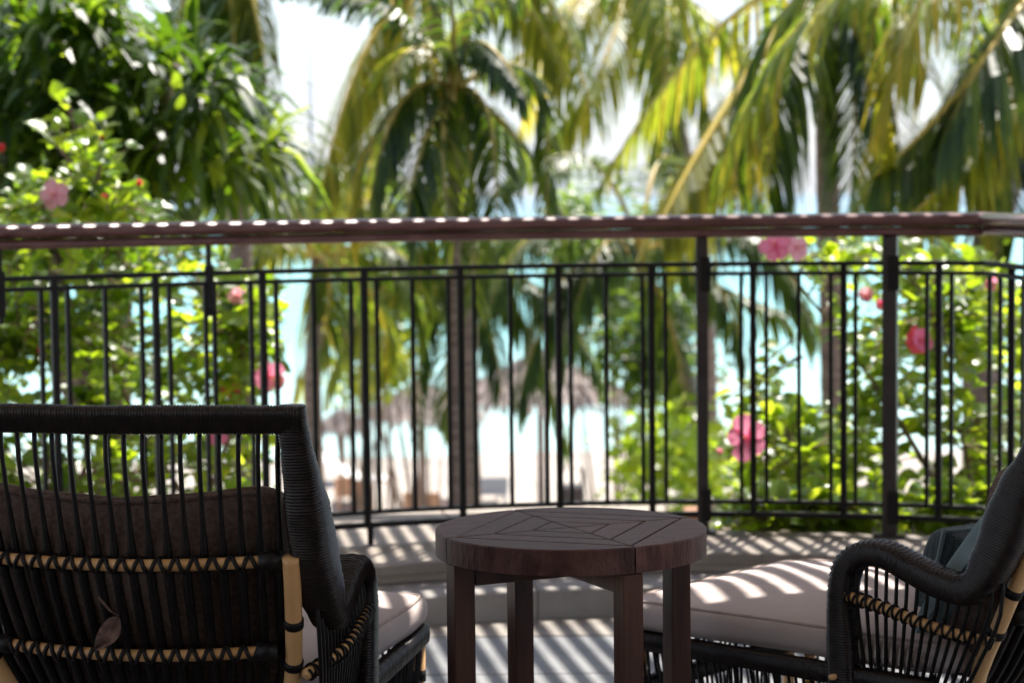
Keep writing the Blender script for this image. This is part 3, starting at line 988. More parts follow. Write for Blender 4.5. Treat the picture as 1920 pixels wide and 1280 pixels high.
def palm(label, trunk, crown_n, flen, mat, seed, sig=(), leaf=.62, hang=.9, r0=.13, cat='palm tree', autorange=(0, 360), elev=(70, -35), pairs=46, group=None, width=.036):
    rng = random.Random(seed)
    tr = [Vector(p) for p in trunk]
    base, top = tr[0], tr[-1]
    root = empty('coconut_palm', base, label=label, cat=cat, group=group)
    P = catmull([p-base for p in tr], 14)
    # ringed trunk
    P2, L = resample(P, .10)
    rr = [r0*(1.15-.4*i/len(P2))*(1+.05*(i % 2))+(.06*math.exp(-i/3.)) for i in range(len(P2))]
    MB().tube(P2, rr, 12).build('trunk', M['trunk'], root)
    C = top
    # crown shaft with a few coconuts
    for k in range(4 if r0 > .085 else 0):
        a = rng.uniform(0, 6.28); c = C-base+Vector((math.cos(a)*.2, math.sin(a)*.2, -.22-.1*rng.random()))
        vs_ = []; n1, n2 = 8, 6
        m_ = MB(); pts = [c+Vector((0, 0, -.14+.28*q/6)) for q in range(7)]
        m_.tube(pts, [.03, .08, .10, .105, .095, .07, .02], 9); m_.build('coconut', M['frond_gold'] if k % 2 else M['frond_dark'], root)
    for k in range(crown_n):
        a = R(autorange[0]+(autorange[1]-autorange[0])*(k+rng.uniform(-.3, .3))/crown_n*1.0+137.5*0)
        lv = rng.random()
        e0 = R(elev[0]+(elev[1]-elev[0])*lv)
        L_ = flen*rng.uniform(.85, 1.1)
        dirh = Vector((math.cos(a), math.sin(a), 0))
        b = C+dirh*.08
        mid = b+(dirh*math.cos(e0)+Vector((0, 0, 1))*math.sin(e0))*L_*.52
        e1 = e0-R(rng.uniform(45, 80))
        e1 = max(e1, R(-84))
        tip = mid+(dirh*math.cos(e1)+Vector((0, 0, 1))*math.sin(e1))*L_*.50+Vector((rng.uniform(-.2, .2), rng.uniform(-.2, .2), 0))
        mt = mat if not isinstance(mat, (list, tuple)) else rng.choice(mat)
        make_frond(root, frond_pts(b, mid, tip), leaf, hang*rng.uniform(.7, 1.1), mt, rng, pairs, width, .024, base)
    for s_ in sig:
        b, m, t = s_['p']
        make_frond(root, frond_pts(b, m, t), s_.get('leaf', leaf), s_.get('hang', hang), s_.get('mat', M['frond']), rng, s_.get('pairs', 54), s_.get('w', .040), s_.get('rad', .026), base)
    return root
FD, FR, FG = M['frond_dark'], M['frond'], M['frond_gold']
def S(a, b, c, **k):
    k['p'] = (at(*a), at(*b), at(*c)); return k
def foot(px, d): 
    x = ray(px, 900).x*d
    return (x, d, GZ-.1)

# big palm upper right
d = 15.5
palm('tall coconut palm upper right, dark straight trunk and a long golden frond sweeping down left', [foot(1572, d), at(1562, 700, d), at(1550, 250, d), at(1560, -75, d)], 6, 3.0, [FD, FR], 11,
     [S((1530, -30, d-.1), (1370, 190, d-.9), (1236, 425, d-1.6), mat=FG, leaf=.74, hang=1.2, rad=.055, pairs=66, w=.052),
      S((1545, -50, d), (1330, 70, d+.9), (1128, 345, d+1.4), mat=FR, leaf=.50, hang=1.0, rad=.032, w=.034),
      S((1565, -30, d), (1660, 140, d-.5), (1690, 400, d-.8), mat=FD, leaf=.66, hang=.95),
      S((1560, -20, d), (1600, 160, d-.4), (1590, 410, d-.6), mat=FD, leaf=.62, hang=.9),
      S((1540, -30, d), (1470, 120, d-.7), (1440, 380, d-1.0), mat=FD, leaf=.7, hang=1.1),
      S((1560, -80, d), (1660, -20, d-.5), (1740, 150, d-1), mat=FR, leaf=.6)], elev=(60, -10), autorange=(-60, 240), r0=.10)
# palm at the right edge
d = 12.5
palm('coconut palm at the right edge with olive fronds hanging over the flowering shrub', [foot(1835, d), at(1842, 900, d), at(1850, 500, d), at(1990, -100, d)], 7, 2.6, [FR, FG], 12,
     [S((1960, -60, d), (1800, 170, d-.4), (1640, 330, d-.8), mat=FR, leaf=.62, hang=1.0, rad=.032),
      S((1950, -40, d), (1790, 210, d-.3), (1735, 450, d-.5), mat=FG, leaf=.55, hang=.9),
      S((1965, -40, d), (1860, 200, d-.3), (1830, 440, d-.4), mat=FR, leaf=.55, hang=.8),
      S((1980, -60, d), (1900, 180, d-.2), (1905, 430, d-.4), mat=FD, leaf=.6, hang=.8),
      S((1990, -60, d), (1880, 60, d-.8), (1770, 260, d-1), mat=FD, leaf=.6, hang=1.0),
      S((1975, -40, d), (1850, 230, d-.6), (1690, 420, d-1), mat=FG, leaf=.45, hang=.8)], elev=(50, -30), autorange=(90, 250), leaf=.5)
# palm top centre
d = 16.5
palm('coconut palm top centre with a brown trunk and one long olive frond arching down left', [foot(878, d), at(880, 800, d), at(862, 400, d), at(818, 60, d), at(812, -90, d)], 6, 2.8, [FR, FG, FD], 13,
     [S((790, -60, d), (680, 110, d-.6), (604, 350, d-1.0), mat=FG, leaf=.66, hang=1.25, pairs=64, rad=.036),
      S((800, -70, d), (775, 0, d-.5), (762, 120, d-.8), mat=FG, leaf=.30, hang=1.0, rad=.05, pairs=30),
      S((830, -60, d), (700, -70, d-.6), (520, -50, d-.8), mat=FD, leaf=.36, hang=1.5, pairs=60),
      S((830, -80, d), (960, -20, d-.5), (1060, 150, d-1), mat=FG, leaf=.5, hang=1.0),
      S((840, -80, d), (1000, -40, d), (1110, 220, d-1), mat=FR, leaf=.55, hang=1.0)], elev=(55, 10), autorange=(-70, 95), r0=.085)
# palm behind, right of centre top
d = 21
palm('yellowish coconut palm behind, between the top centre and upper right palms', [foot(1325, d), at(1322, 600, d), at(1260, 200, d), at(1175, -40, d)], 9, 3.0, [FG, FR], 14,
     [S((1150, -60, d), (1060, 40, d-1), (940, 125, d-1.3), mat=FG, leaf=.5, hang=1.1, rad=.035),
      S((1175, -40, d), (1130, 120, d-1), (1040, 250, d-1.3), mat=FG, leaf=.6, hang=1.1),
      S((1190, -40, d), (1240, 120, d-1), (1250, 300, d-1.3), mat=FR, leaf=.6, hang=1.1),
      S((1190, -40, d), (1290, 60, d-1), (1330, 240, d-1.3), mat=FR, leaf=.6, hang=1.1)], elev=(60, -40), leaf=.55, r0=.10)
# young green palm in the centre
d = 12.0
palm('young deep green palm left of centre with glossy arching fronds above the handrail', [foot(850, d), at(852, 800, d), at(850, 400, d), at(848, 190, d)], 4, 1.0, [FD], 15,
     [S((850, 170, d), (755, 190, d-.3), (690, 400, d-.5), mat=FD, leaf=.34, hang=.8, pairs=42, w=.03),
      S((850, 160, d), (790, 280, d-.5), (760, 450, d-.7), mat=FD, leaf=.32, hang=.7, pairs=40, w=.03),
      S((850, 160, d), (900, 80, d-.3), (990, 190, d-.6), mat=FD, leaf=.28, hang=.9, pairs=42, w=.03),
      S((850, 170, d), (720, 230, d+.4), (650, 450, d+.3), mat=FR, leaf=.34, hang=.8, pairs=42, w=.03),
      S((850, 170, d), (960, 250, d+.4), (1065, 420, d+.3), mat=FD, leaf=.34, hang=.8, pairs=42, w=.03),
      S((850, 170, d), (805, 330, d+.2), (785, 540, d), mat=FD, leaf=.32, hang=.7, pairs=42, w=.03),
      S((855, 170, d), (885, 330, d+.2), (890, 570, d), mat=FD, leaf=.32, hang=.7, pairs=42, w=.03),
      S((852, 170, d), (915, 220, d-.3), (930, 440, d-.6), mat=FD, leaf=.34, hang=.6, pairs=40, w=.03),
      S((850, 170, d), (830, 280, d-.5), (850, 470, d-.7), mat=FR, leaf=.30, hang=.6, pairs=32, w=.03),
      S((850, 150, d), (790, 90, d-.3), (720, 150, d-.5), mat=FR, leaf=.32, hang=.7, pairs=32, w=.03),
      S((850, 170, d), (1000, 150, d+.3), (1020, 430, d), mat=FD, leaf=.28, hang=.8, pairs=42, w=.03)], leaf=.26, r0=.045, elev=(80, 30), width=.028, pairs=30)
# lower palm, centre, in front of the thatched shades
d = 20
palm('short dark palm in the centre drooping in front of the thatched parasols', [foot(880, d), at(882, 800, d), at(876, 530, d)], 5, 1.4, [FD, FR], 16,
     [S((874, 530, d), (720, 540, d-.4), (615, 740, d-.6), mat=FR, leaf=.42, hang=1.0, pairs=52),
      S((874, 530, d), (800, 590, d-.5), (785, 850, d-.8), mat=FD, leaf=.36, hang=1.1, pairs=44),
      S((876, 530, d), (975, 590, d-.5), (1065, 850, d-.8), mat=FD, leaf=.38, hang=1.1, pairs=44),
      S((876, 530, d), (920, 620, d-.6), (940, 740, d-.8), mat=FD, leaf=.36, hang=1.1, pairs=40),
      S((876, 530, d), (1010, 540, d-.5), (1130, 720, d-.8), mat=FD, leaf=.45, hang=1.0, pairs=52),
      S((876, 530, d), (760, 480, d+.5), (640, 620, d), mat=FD, leaf=.45, hang=1.0, pairs=52),
      S((876, 530, d), (840, 640, d-.6), (840, 800, d-.8), mat=FD, leaf=.4, hang=1.0, pairs=40),
      S((874, 530, d), (780, 520, d-.5), (690, 600, d-.6), mat=FR, leaf=.34, hang=.9, pairs=40)], leaf=.36, elev=(80, 20), r0=.06, pairs=36)
# right-of-centre dark palm
d = 18
palm('broad dark palm right of centre spreading silhouetted fronds over the turquoise water', [foot(1318, d), at(1315, 850, d), at(1240, 600, d), at(1195, 470, d)], 9, 2.1, [FD], 17,
     [S((1195, 470, d), (1050, 560, d-.7), (970, 770, d-1), mat=FD, leaf=.45, hang=1.0, pairs=50),
      S((1195, 460, d), (1100, 300, d-.8), (955, 345, d-1.2), mat=FD, leaf=.50, hang=.5, pairs=54),
      S((1195, 470, d), (1320, 500, d-.8), (1400, 690, d-1.2), mat=FD, leaf=.45, hang=.9, pairs=48),
      S((1195, 460, d), (1360, 430, d-.5), (1520, 600, d-1), mat=FD, leaf=.45, hang=.7, pairs=48),
      S((1195, 470, d), (1260, 620, d-.8), (1290, 830, d-1.2), mat=FD, leaf=.42, hang=1.0, pairs=46),
      S((1195, 470, d), (1080, 500, d-.6), (1020, 600, d-1), mat=FD, leaf=.42, hang=.8, pairs=44),
      S((1195, 460, d), (1400, 560, d-.5), (1640, 640, d-.8), mat=FD, leaf=.42, hang=.8, pairs=48)], leaf=.42, elev=(60, 0), r0=.085, pairs=40)
# left-of-centre palm with olive crown
d = 17
palm('olive palm with a pinkish trunk, just right of the left flowering shrub', [foot(588, d), at(586, 850, d), at(588, 650, d), at(598, 480, d)], 14, 1.15, [FR, FD, FG], 18, leaf=.40, elev=(70, -60), r0=.08, pairs=34)
# palm overhead left
d = 14
palm('tall palm at the top left whose fronds hang in from above', [foot(470, d), at(455, 700, d), at(440, 200, d), at(400, -160, d)], 7, 2.4, [FR, FD], 19,
     [S((420, -130, d), (470, -20, d-.4), (500, 170, d-.6), mat=FG, leaf=.40, hang=1.1, rad=.034),
      S((410, -130, d), (430, -20, d-.4), (440, 120, d-.6), mat=FR, leaf=.45, hang=1.1),
      S((400, -120, d), (350, -20, d-.4), (330, 90, d-.6), mat=FR, leaf=.42, hang=1.1),
      S((430, -140, d), (600, -75, d-.4), (720, -40, d-.6), mat=FD, leaf=.36, hang=1.2)], leaf=.42, elev=(60, 10), r0=.09)

# ------------------------------------------------------------------ strap-leaved tree, left
def strap_tree():
    rng = random.Random(31)
    d0 = 10.6
    root = empty('screw_pine', foot(200, d0), label='dense dark green tree with strap leaves filling the upper left', cat='tree')
    base = Vector(foot(200, d0))
    crown = []
    poly = [(-60, 40), (60, -40), (250, 10), (300, 110), (420, 130), (500, 200), (510, 300), (480, 350), (300, 300), (330, 380), (150, 420), (-60, 430)]
    def inside(x, y):
        c = False; j = len(poly)-1
        for i in range(len(poly)):
            xi, yi = poly[i]; xj, yj = poly[j]
            if (yi > y) != (yj > y) and x < (xj-xi)*(y-yi)/(yj-yi)+xi: c = not c
            j = i
        return c
    hubs = []
    while len(hubs) < 150:
        x, y = rng.uniform(-60, 520), rng.uniform(-40, 430)
        if inside(x, y): hubs.append(at(x, y, d0+rng.uniform(-.9, 1.3)))
    # branches from trunk fork to hubs
    fork = base+Vector((0, .2, 4.2))
    tb = MB(); tb.tube([(0, 0, 0), (.1, 0, 2.2), fork-base], [.16, .12, .10], 10); tb.build('trunk', M['trunk'], root)
    for k in range(0, 80, 4):
        h = hubs[k]
        mid = fork.lerp(h, .5)+Vector((rng.uniform(-.2, .2), rng.uniform(-.2, .2), -.15))
        b = MB(); b.tube([p-base for p in (fork, mid, h)], [.06, .04, .025], 7); b.build('branch', M['trunk'], root)
    for h in hubs:
        vs = []; fs = []
        ax = Vector((rng.uniform(-.6, .8), rng.uniform(-.9, .2), rng.uniform(.1, 1))).normalized()
        for k in range(20):
            v = Vector((rng.gauss(0, 1), rng.gauss(0, 1), rng.gauss(0, 1))).normalized()
            dr = (ax*.8+v).normalized()
            L_ = rng.uniform(.28, .55); w = rng.uniform(.036, .060)
            q = h-base+dr*.03; b0 = len(vs); dd = dr.copy()
            for j, ww in enumerate((.6, 1, .9, .1)):
                s_ = dd.cross(Vector((0, 0, 1))); s_ = s_.normalized() if s_.length > .1 else Vector((1, 0, 0))
                vs.append(q-s_*w*ww*.5); vs.append(q+s_*w*ww*.5)
                dd = (dd+Vector((0, 0, -.32-.15*j))).normalized(); q = q+dd*L_/3
            for j in range(3): a = b0+2*j; fs.append((a, a+1, a+3, a+2))
        m_ = MB(); m_.add(vs, fs, False); m_.build('leaf_cluster', M['strap'] if (h.y < d0+.1 and rng.random() < .55) else M['strap_dark'], root, kind='stuff')  # rear clusters always dark, crown shade put into leaf colour; front ones vary
strap_tree()

# ------------------------------------------------------------------ hibiscus shrubs
def leaf_geo(L_, W):
    """folded ovate leaf along +Y, 10 vertices"""
    vs = [(0, 0, 0)]
    prof = [(.18, .72), (.42, 1.0), (.70, .70)]
    for y, w in prof:
        vs += [(-W/2*w, L_*y, W*.16*w), (0, L_*y, -.0), (W/2*w, L_*y, W*.16*w)]
    vs.append((0, L_, -.12*L_))
    fs = [(0, 2, 1), (0, 3, 2)]
    for k in range(2):
        a = 1+3*k
        fs += [(a, a+1, a+4, a+3), (a+1, a+2, a+5, a+4)]
    fs += [(7, 8, 10), (8, 9, 10)]
    return vs, fs
LEAVES = [leaf_geo(.062, .048), leaf_geo(.078, .058), leaf_geo(.052, .044), leaf_geo(.070, .062)]
def pt_in(poly, x, y):
    c = False; j = len(poly)-1
    for i in range(len(poly)):
        xi, yi = poly[i]; xj, yj = poly[j]
        if (yi > y) != (yj > y) and x < (xj-xi)*(y-yi)/(yj-yi)+xi: c = not c
        j = i
    return c
def shrub(name, label, polys, n_twigs, d0, d1, seed, mat, n_single=290, scale=1.0, roots=(), group=None):
    rng = random.Random(seed)
    xs = [p[0] for q in polys for p in q[0]]
    base = at((min(xs)+max(xs))/2, 900, (d0+d1)/2); base.z = -.36
    root = empty(name, base, label=label, cat='shrub', group=group)
    stems = MB(); placed = []; twigs = []
    tot = sum(q[1] for q in polys)
    while len(twigs) < n_twigs:
        r_ = rng.random()*tot; po = polys[0][0]; dd0, dd1 = d0, d1
        for q in polys:
            if r_ < q[1]:
                po = q[0]
                if len(q) > 2: dd0, dd1 = q[2]
                break
            r_ -= q[1]
        x, y = rng.uniform(min(q[0] for q in po), max(q[0] for q in po)), rng.uniform(min(q[1] for q in po), max(q[1] for q in po))
        if not pt_in(po, x, y): continue
        twigs.append(at(x, y, rng.uniform(dd0, dd1)))
    # a handful of main stems rising from the bed
    mains = []
    for k in range(9):
        p0 = Vector((base.x+rng.uniform(-.5, .5), base.y+rng.uniform(-.3, .3), -.40))
        p2 = rng.choice(twigs); p1 = p0.lerp(p2, .5)+Vector((rng.uniform(-.1, .1), rng.uniform(-.1, .1), .1))
        P = catmull([p0, p1, p2], 8); mains.append(P)
        MB().tube([p-base for p in P], [.016*(1-.7*i/(len(P)-1)) for i in range(len(P))], 6).build('stem', M['twig'], root)
    nodes = [p for P in mains for p in P[6:]]
    for tpt in twigs:
        near = min(nodes, key=lambda q: (q-tpt).length_squared)
        v = tpt-near
        if v.length > .30: v = v.normalized()*.30
        o_ = tpt-v
        mid = o_.lerp(tpt, .5)+Vector((rng.uniform(-.02, .02), rng.uniform(-.02, .02), .02))
        stems.tube([p-base for p in (o_, mid, tpt)], [.0045, .0035, .002], 4, cap=False)
        if rng.random() < .3: nodes.append(o_)
        dirv = (v.normalized() if v.length > .01 else Vector((0, 0, 1)))+Vector((0, -.3, .5))
        for k in range(rng.randint(7, 11)):
            c = o_.lerp(tpt, rng.uniform(.15, 1.05))
            yaw = rng.uniform(0, 6.28); el = rng.uniform(-.7, .7)
            dd = (Vector((math.cos(yaw)*math.cos(el), math.sin(yaw)*math.cos(el), math.sin(el)))+dirv.normalized()*.5).normalized()
            c = c+dd*rng.uniform(.01, .035)
            nz = Vector((rng.gauss(0, .45), rng.gauss(-.35, .45), 1)).normalized()
            X = dd.cross(nz).normalized(); Z = X.cross(dd)
            s_ = scale*rng.uniform(.62, 1.25)
            Mx = Matrix(((X.x*s_, dd.x*s_, Z.x*s_, c.x-base.x), (X.y*s_, dd.y*s_, Z.y*s_, c.y-base.y), (X.z*s_, dd.z*s_, Z.z*s_, c.z-base.z), (0, 0, 0, 1)))
            placed.append((c.y-.05*s_, Mx, rng.randrange(4)))
    stems.build('twigs', M['twig'], root, kind='stuff')
    placed.sort(key=lambda q: q[0])
    meshes = []
    for vs, fs in LEAVES:
        m_ = MB(); m_.add(vs, fs, True); meshes.append(m_.mesh('leaf', mat))
    for _, Mx, li in placed[:n_single]:
        o = link_mesh('leaf', meshes[li], root); o.matrix_local = Mx
    rest = MB()
    for _, Mx, li in placed[n_single:]:
        vs, fs = LEAVES[li]; rest.add([Mx @ Vector(v) for v in vs], fs, True)
    rest.build('foliage', mat, root, kind='stuff')
    return root, base
def petal_mesh(L_, W, mat, seed, curl=.5):
    rng = random.Random(seed); vs = []; fs = []; n, m = 6, 5
    for i in range(n+1):
        t = i/n; w = W*(.22+.78*math.sin(math.pi*min(1, t*.62+.02)))*(1 if t < .86 else 1-(t-.86)*2.4)
        for j in range(m):
            q = -1+2*j/(m-1)
            z = curl*L_*(t*t*.45)*-1+.18*L_*t+.09*L_*math.sin(q*5+t*7+seed)*t
            vs.append((q*w/2, L_*t-abs(q)**2*L_*.06*t, z))
    for i in range(n):
        for j in range(m-1): a = i*m+j; fs.append((a, a+1, a+m+1, a+m))
    mb = MB(); mb.add(vs, fs, True); return mb.mesh('petal', mat)
PET = {k: [petal_mesh(.060, .052, M[k], s_) for s_ in range(3)] for k in ('pink', 'palepink', 'red')}
def flower(root, base, px, py, d, size, kind='pink', face=(0, -1, .25), seed=0, closed=0.0):
    """five-petalled hibiscus; size is its diameter relative to 11 cm"""
    rng = random.Random(seed*13+5)
    c = at(px, py, d)-base
    N_ = (Vector(face)+Vector((rng.uniform(-.3, .3), 0, rng.uniform(-.2, .3)))).normalized()
    X = N_.cross(Vector((0, 0, 1))).normalized(); Y = X.cross(N_)
    st = MB(); st.tube([c, c+N_*.045*size, c+N_*.075*size+Vector((0, 0, -.008))], [.0025, .002, .0035], 5)
    fl_ = st.build('flower', M['stamen'], root)
    for k in range(5):
        a = k*2*math.pi/5+rng.uniform(-.15, .15)
        rd = (X*math.cos(a)+Y*math.sin(a))*(1-closed)+N_*(.25+closed*1.2); rd.normalize()
        sx = rd.cross(N_)
        sx = sx.normalized() if sx.length > .02 else X
        zz = sx.cross(rd)*-1
        zz = zz if zz.dot(N_) > 0 else -zz
        s_ = size*rng.uniform(.9, 1.1)
        o = link_mesh('petal', PET[kind][k % 3], fl_)
        o.matrix_local = Matrix(((sx.x*s_, rd.x*s_, zz.x*s_, c.x), (sx.y*s_, rd.y*s_, zz.y*s_, c.y), (sx.z*s_, rd.z*s_, zz.z*s_, c.z), (0, 0, 0, 1)))
LB = [([(-80, 400), (0, 370), (140, 350), (290, 380), (300, 430), (470, 500), (545, 560), (520, 640), (530, 760), (480, 960), (-80, 960)], 1.0),
      ([(100, 180), (170, 190), (300, 340), (290, 400), (-40, 400), (60, 300)], .13),
      ([(0, 380), (300, 380), (300, 430), (0, 430)], .10),
      ([(330, 470), (540, 540), (530, 580), (300, 560)], .05)]
rt, bs = shrub('hibiscus_shrub', 'bright green shrub with pink flowers behind the railing, left of the palms', LB, 560, 7.35, 8.9, 41, M['hib'])
flower(rt, bs, 103, 366, 7.4, .95, 'palepink', (.2, -1, 0), 1)
flower(rt, bs, 502, 706, 7.3, 1.05, 'pink', (.9, -1, .1), 2)
flower(rt, bs, 62, 632, 7.5, .62, 'palepink', (-.3, -1, .5), 3, .3)
flower(rt, bs, 78, 652, 7.5, .5, 'red', (.4, -1, -.5), 4, .6)
flower(rt, bs, 436, 728, 7.6, .85, 'red', (-.4, -1, .2), 5, .3)
flower(rt, bs, 408, 815, 7.5, .8, 'pink', (.2, -1, .2), 6)
flower(rt, bs, 445, 555, 7.6, .7, 'palepink', (.2, -1, .2), 16, .2)
flower(rt, bs, 4, 285, 7.5, .5, 'red', (0, -.6, 1), 7, .7)
flower(rt, bs, 190, 264, 7.6, .35, 'red', (.5, -.4, 1), 8, .9)
flower(rt, bs, 258, 349, 7.6, .42, 'red', (.5, -.4, .6), 9, .8)
flower(rt, bs, 192, 374, 7.5, .38, 'red', (.5, -.4, .6), 10, .9)
RB = [([(1345, 1000), (1345, 900), (1370, 740), (1420, 700), (1560, 760), (1660, 700), (1660, 1000)], .8),
      ([(1620, 480), (1980, 470), (1980, 1000), (1640, 1000), (1600, 640)], 1.0),
      ([(1440, 480), (1520, 450), (1900, 460), (1900, 510), (1440, 505)], .14),
      ([(1345, 925), (1480, 930), (1650, 940), (1900, 930), (1900, 1004), (1345, 1004)], .62, (6.50, 6.8))]
rt, bs = shrub('hibiscus_shrub', 'bright green shrub with large pink flowers behind the railing on the right', RB, 540, 7.3, 8.7, 42, M['hib'])
flower(rt, bs, 1402, 822, 7.15, 1.32, 'pink', (-.25, -1, .1), 11)
flower(rt, bs, 1455, 462, 7.3, .95, 'pink', (-.3, -1, .3), 12)
flower(rt, bs, 1492, 464, 7.3, .85, 'palepink', (.5, -1, .2), 13)
flower(rt, bs, 1626, 556, 7.5, .6, 'palepink', (-.3, -1, .4), 14, .3)
flower(rt, bs, 1648, 566, 7.5, .55, 'pink', (.5, -1, -.3), 15, .4)
flower(rt, bs, 1712, 636, 7.2, .95, 'red', (.5, -.8, -.2), 17, .15)
flower(rt, bs, 1722, 640, 7.15, .8, 'pink', (.7, -.8, .1), 18, .2)
flower(rt, bs, 1848, 528, 7.4, .7, 'pink', (.5, -.8, -.2), 19, .4)
flower(rt, bs, 1354, 850, 7.2, .42, 'palepink', (-.8, -.5, .6), 20, .9)

# rounder shrubs further off in the garden
def garden_shrub(label, polys, n, d0, d1, seed, mat, scale):
    rng = random.Random(seed)
    xs = [p[0] for po, _ in polys for p in po]
    base = at((min(xs)+max(xs))/2, 900, (d0+d1)/2); base.z = GZ
    root = empty('garden_shrub', base, label=label, cat='shrub', group='garden shrubs')
    for po, w in polys:
        rest = MB(); k = 0
        cx, cy = sum(q[0] for q in po)/len(po), sum(q[1] for q in po)/len(po)
        clumps = []
        while len(clumps) < 14:
            x, y = rng.uniform(min(q[0] for q in po), max(q[0] for q in po)), rng.uniform(min(q[1] for q in po), max(q[1] for q in po))
            if pt_in(po, x, y): clumps.append((at(x, y, rng.uniform(d0, d1))))
        for c in clumps:
            MB().tube([(0, 0, 0), (c-base)*.5+Vector((rng.uniform(-.2, .2), 0, .2)), c-base], [.02, .012, .006], 5).build('branch', M['twig'], root)
        while k < int(n*w):
            c = rng.choice(clumps)
            p = c+Vector((rng.gauss(0, .17), rng.gauss(0, .25), rng.gauss(0, .15)))
            dd = Vector((rng.gauss(0, 1), rng.gauss(0, 1), rng.gauss(0, .6))).normalized()
            nz = Vector((rng.gauss(0, .5), rng.gauss(-.2, .5), 1)).normalized()
            X = dd.cross(nz).normalized(); Z = X.cross(dd); s_ = scale*rng.uniform(.7, 1.3)
            vs, fs = LEAVES[k % 4]
            rest.add([p-base+X*v[0]*s_+dd*v[1]*s_+Z*v[2]*s_ for v in vs], fs, True); k += 1
        rest.build('foliage', mat, root, kind='stuff')
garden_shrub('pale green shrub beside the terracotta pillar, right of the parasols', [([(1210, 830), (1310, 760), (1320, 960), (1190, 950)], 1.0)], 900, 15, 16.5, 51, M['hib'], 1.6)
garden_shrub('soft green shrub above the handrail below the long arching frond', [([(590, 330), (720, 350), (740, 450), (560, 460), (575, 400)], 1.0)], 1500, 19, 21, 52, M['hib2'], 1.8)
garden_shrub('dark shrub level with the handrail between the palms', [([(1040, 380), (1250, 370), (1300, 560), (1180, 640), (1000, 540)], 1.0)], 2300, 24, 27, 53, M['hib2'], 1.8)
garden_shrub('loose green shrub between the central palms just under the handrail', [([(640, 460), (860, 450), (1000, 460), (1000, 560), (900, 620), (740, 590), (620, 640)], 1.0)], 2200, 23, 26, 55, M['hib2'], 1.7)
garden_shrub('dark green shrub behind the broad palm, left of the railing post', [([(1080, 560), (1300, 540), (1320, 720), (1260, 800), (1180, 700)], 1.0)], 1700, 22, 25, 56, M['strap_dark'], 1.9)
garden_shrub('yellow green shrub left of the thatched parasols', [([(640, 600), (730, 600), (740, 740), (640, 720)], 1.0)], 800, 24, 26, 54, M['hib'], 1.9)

# ------------------------------------------------------------------ beach things
def parasol(label, px, apex_py, eave_py, halfpx, d, seed):
    rng = random.Random(seed)
    ap = at(px, apex_py, d); ev = at(px, eave_py, d)
    w = halfpx/3920*d; hgt = ap.z-ev.z
    root = empty('thatched_parasol', (ap.x, d, GZ), label=label, cat='parasol', group='thatched parasols on the beach')
    top = ap.z-GZ
    MB().tube([(0, 0, -.1), (0, 0, top-.1)], [.07, .06], 10).build('pole', M['post_wood'], root)
    # under-cone and layers of hanging straw
    n = 28; vs = [(0, 0, top-.06)]; fs = []
    for i in range(n):
        a = 2*math.pi*i/n; vs.append((math.cos(a)*w*.96, math.sin(a)*w*.96, top-hgt-.03))
    for i in range(n): fs.append((0, 1+i, 1+(i+1) % n))
    c = MB(); c.add(vs, fs, True); c.build('roof', M['thatch'], root)
    th = MB()
    for layer in range(5):
        r0 = w*(.02+layer*.2); r1 = w*(.30+layer*.185)
        z0 = top-hgt*(r0/w); z1 = top-hgt*(r1/w)-.03
        m = 30+26*layer
        for i in range(m):
            a = 2*math.pi*(i+rng.random())/m; b = a+rng.uniform(-.04, .04); ww = 2*math.pi*r1/m*.62
            rr_ = r1*rng.uniform(.95, 1.05)
            ca, sa, cb, sb = math.cos(a), math.sin(a), math.cos(b), math.sin(b)
            zz = z1+rng.uniform(-.08, .05)
            th.add([(ca*r0, sa*r0, z0+.05), (cb*rr_-sb*ww, sb*rr_+cb*ww, zz), (cb*rr_*1.01, sb*rr_*1.01, zz-.08), (cb*rr_+sb*ww, sb*rr_-cb*ww, zz)], [(0, 3, 2, 1)])
    th.build('thatch', M['thatch'], root, kind='stuff')
    for k in range(8):
        a = 2*math.pi*k/8
        MB().tube([(0, 0, top-.25), (math.cos(a)*w*.9, math.sin(a)*w*.9, top-hgt-.0)], .03, 5).build('rafter', M['post_wood'], root)
parasol('largest thatched parasol with a pale pinkish roof, right of centre', 1012, 655, 742, 175, 36, 1)
parasol('thatched parasol with a broad roof left of the short central palm', 790, 712, 775, 120, 33, 2)
parasol('small thatched parasol half hidden at the far left of the beach', 640, 765, 800, 55, 40, 3)
def beach_chair(label, px, d, w, h, mat, yaw):
    x = ray(px, 920).x*d
    root = empty('beach_lounger', (x, d, GZ), yaw, label=label, cat='lounger', group='wooden loungers on the sand')
    MB().box((0, .7, .28), (w, 1.3, .07), bev=.01).build('seat', mat, root)
    Mx = Matrix.Translation((0, -.05, .28+h/2)) @ Matrix.Rotation(R(14), 4, 'X')
    MB().box((0, 0, 0), (w, .05, h), bev=.01, M=Mx).build('backrest', mat, root)
    for sx in (-1, 1):
        for y in (.05, 1.3): MB().box((sx*(w/2-.05), y, .13), (.06, .06, .26)).build('leg', mat, root)
beach_chair('orange brown lounger on the sand, right under the sagging hammock', 655, 36, .5, .34, M['orange_wood'], .1)
beach_chair('orange brown lounger below the leaning palm fronds, left of the central trunk', 792, 34, .62, .34, M['orange_wood'], -.1)
beach_chair('pale lounger to the right of the central trunk', 920, 36, .6, .3, M['canvas'], .1)
# dark bin with upright handles
x = ray(1072, 900).x*34
bn = empty('beach_bin', (x, 34, GZ), label='dark squat bin with two upright handles on the sand', cat='bin')
MB().box((0, 0, .35), (.42, .4, .7), bev=.03).build('body', M['post'], bn)
for sx in (-1, 1): MB().tube([(sx*.18, 0, .68), (sx*.18, 0, .95), (sx*.09, 0, .96)], .03, 8).build('handle', M['post'], bn)
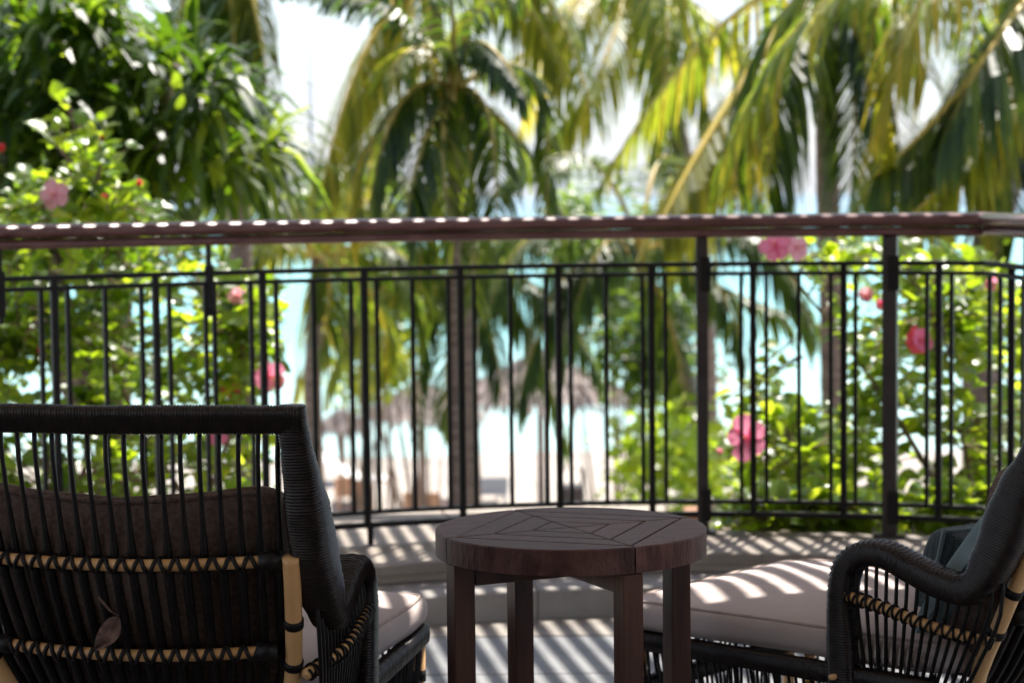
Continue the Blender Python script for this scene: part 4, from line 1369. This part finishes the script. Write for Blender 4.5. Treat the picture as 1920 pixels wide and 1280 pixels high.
# hammock strung low between posts
hm = empty('hammock', (ray(590, 830).x*35, 35, 0), label='pale hammock sagging between two posts at the water edge', cat='hammock')
p0, p1 = at(560, 815, 35)-hm.location, at(735, 900, 35)-hm.location
for p_ in (p0, p1): MB().tube([(p_.x, p_.y, GZ-.1), (p_.x, p_.y, p_.z+.15)], .05, 8).build('post', M['post_wood'], hm)
vs = []; fs = []
for i in range(17):
    t_ = i/16; c = p0.lerp(p1, t_)-Vector((0, 0, .45*math.sin(math.pi*t_)*.6)); w_ = .12+.35*math.sin(math.pi*t_)
    vs += [c+Vector((0, -w_, .05)), c+Vector((0, 0, -.03)), c+Vector((0, w_, .05))]
for i in range(16):
    a = 3*i; fs += [(a, a+1, a+4, a+3), (a+1, a+2, a+5, a+4)]
b_ = MB(); b_.add(vs, fs, True); b_.build('cloth', M['canvas'], hm)
# low garden wall towards the beach
gw = empty('garden_wall', (0, 27, GZ), label='low pinkish stone wall between the garden and the beach', cat='wall')
X0 = -7
rng = random.Random(5)
while X0 < 8:
    w = rng.uniform(.9, 1.3)
    MB().box((X0+w/2, rng.uniform(-.02, .02), .22), (w-.02, .4, .62+rng.uniform(-.01, .01)), bev=.02).build('stone', M['stone'], gw)
    X0 += w
# terracotta pillar right of the garden shrub
x = ray(1303, 900).x*13
tp = empty('garden_pillar', (x, 13, GZ), label='slim terracotta pillar behind the railing post, beside the pale shrub', cat='pillar')
MB().box((0, 0, 1.7), (.10, .10, 3.4), bev=.008).build('shaft', M['terracotta'], tp)
MB().box((0, 0, 3.42), (.14, .14, .05), bev=.008).build('cap', M['terracotta'], tp)
# tall grey mast on the shore
p = at(585, 375, 44)
ms = empty('mast', (p.x, 44, GZ), label='tall thin grey mast rising into the bright sky left of centre', cat='mast')
hh = at(588, 60, 44).z-GZ
MB().tube([(0, 0, -.2), (0, 0, hh*.5), (.02, 0, hh)], [.075, .06, .045], 10).build('pole', M['pole_grey'], ms)
MB().box((0, 0, .08), (.35, .35, .16), bev=.02).build('base', M['stone'], ms)
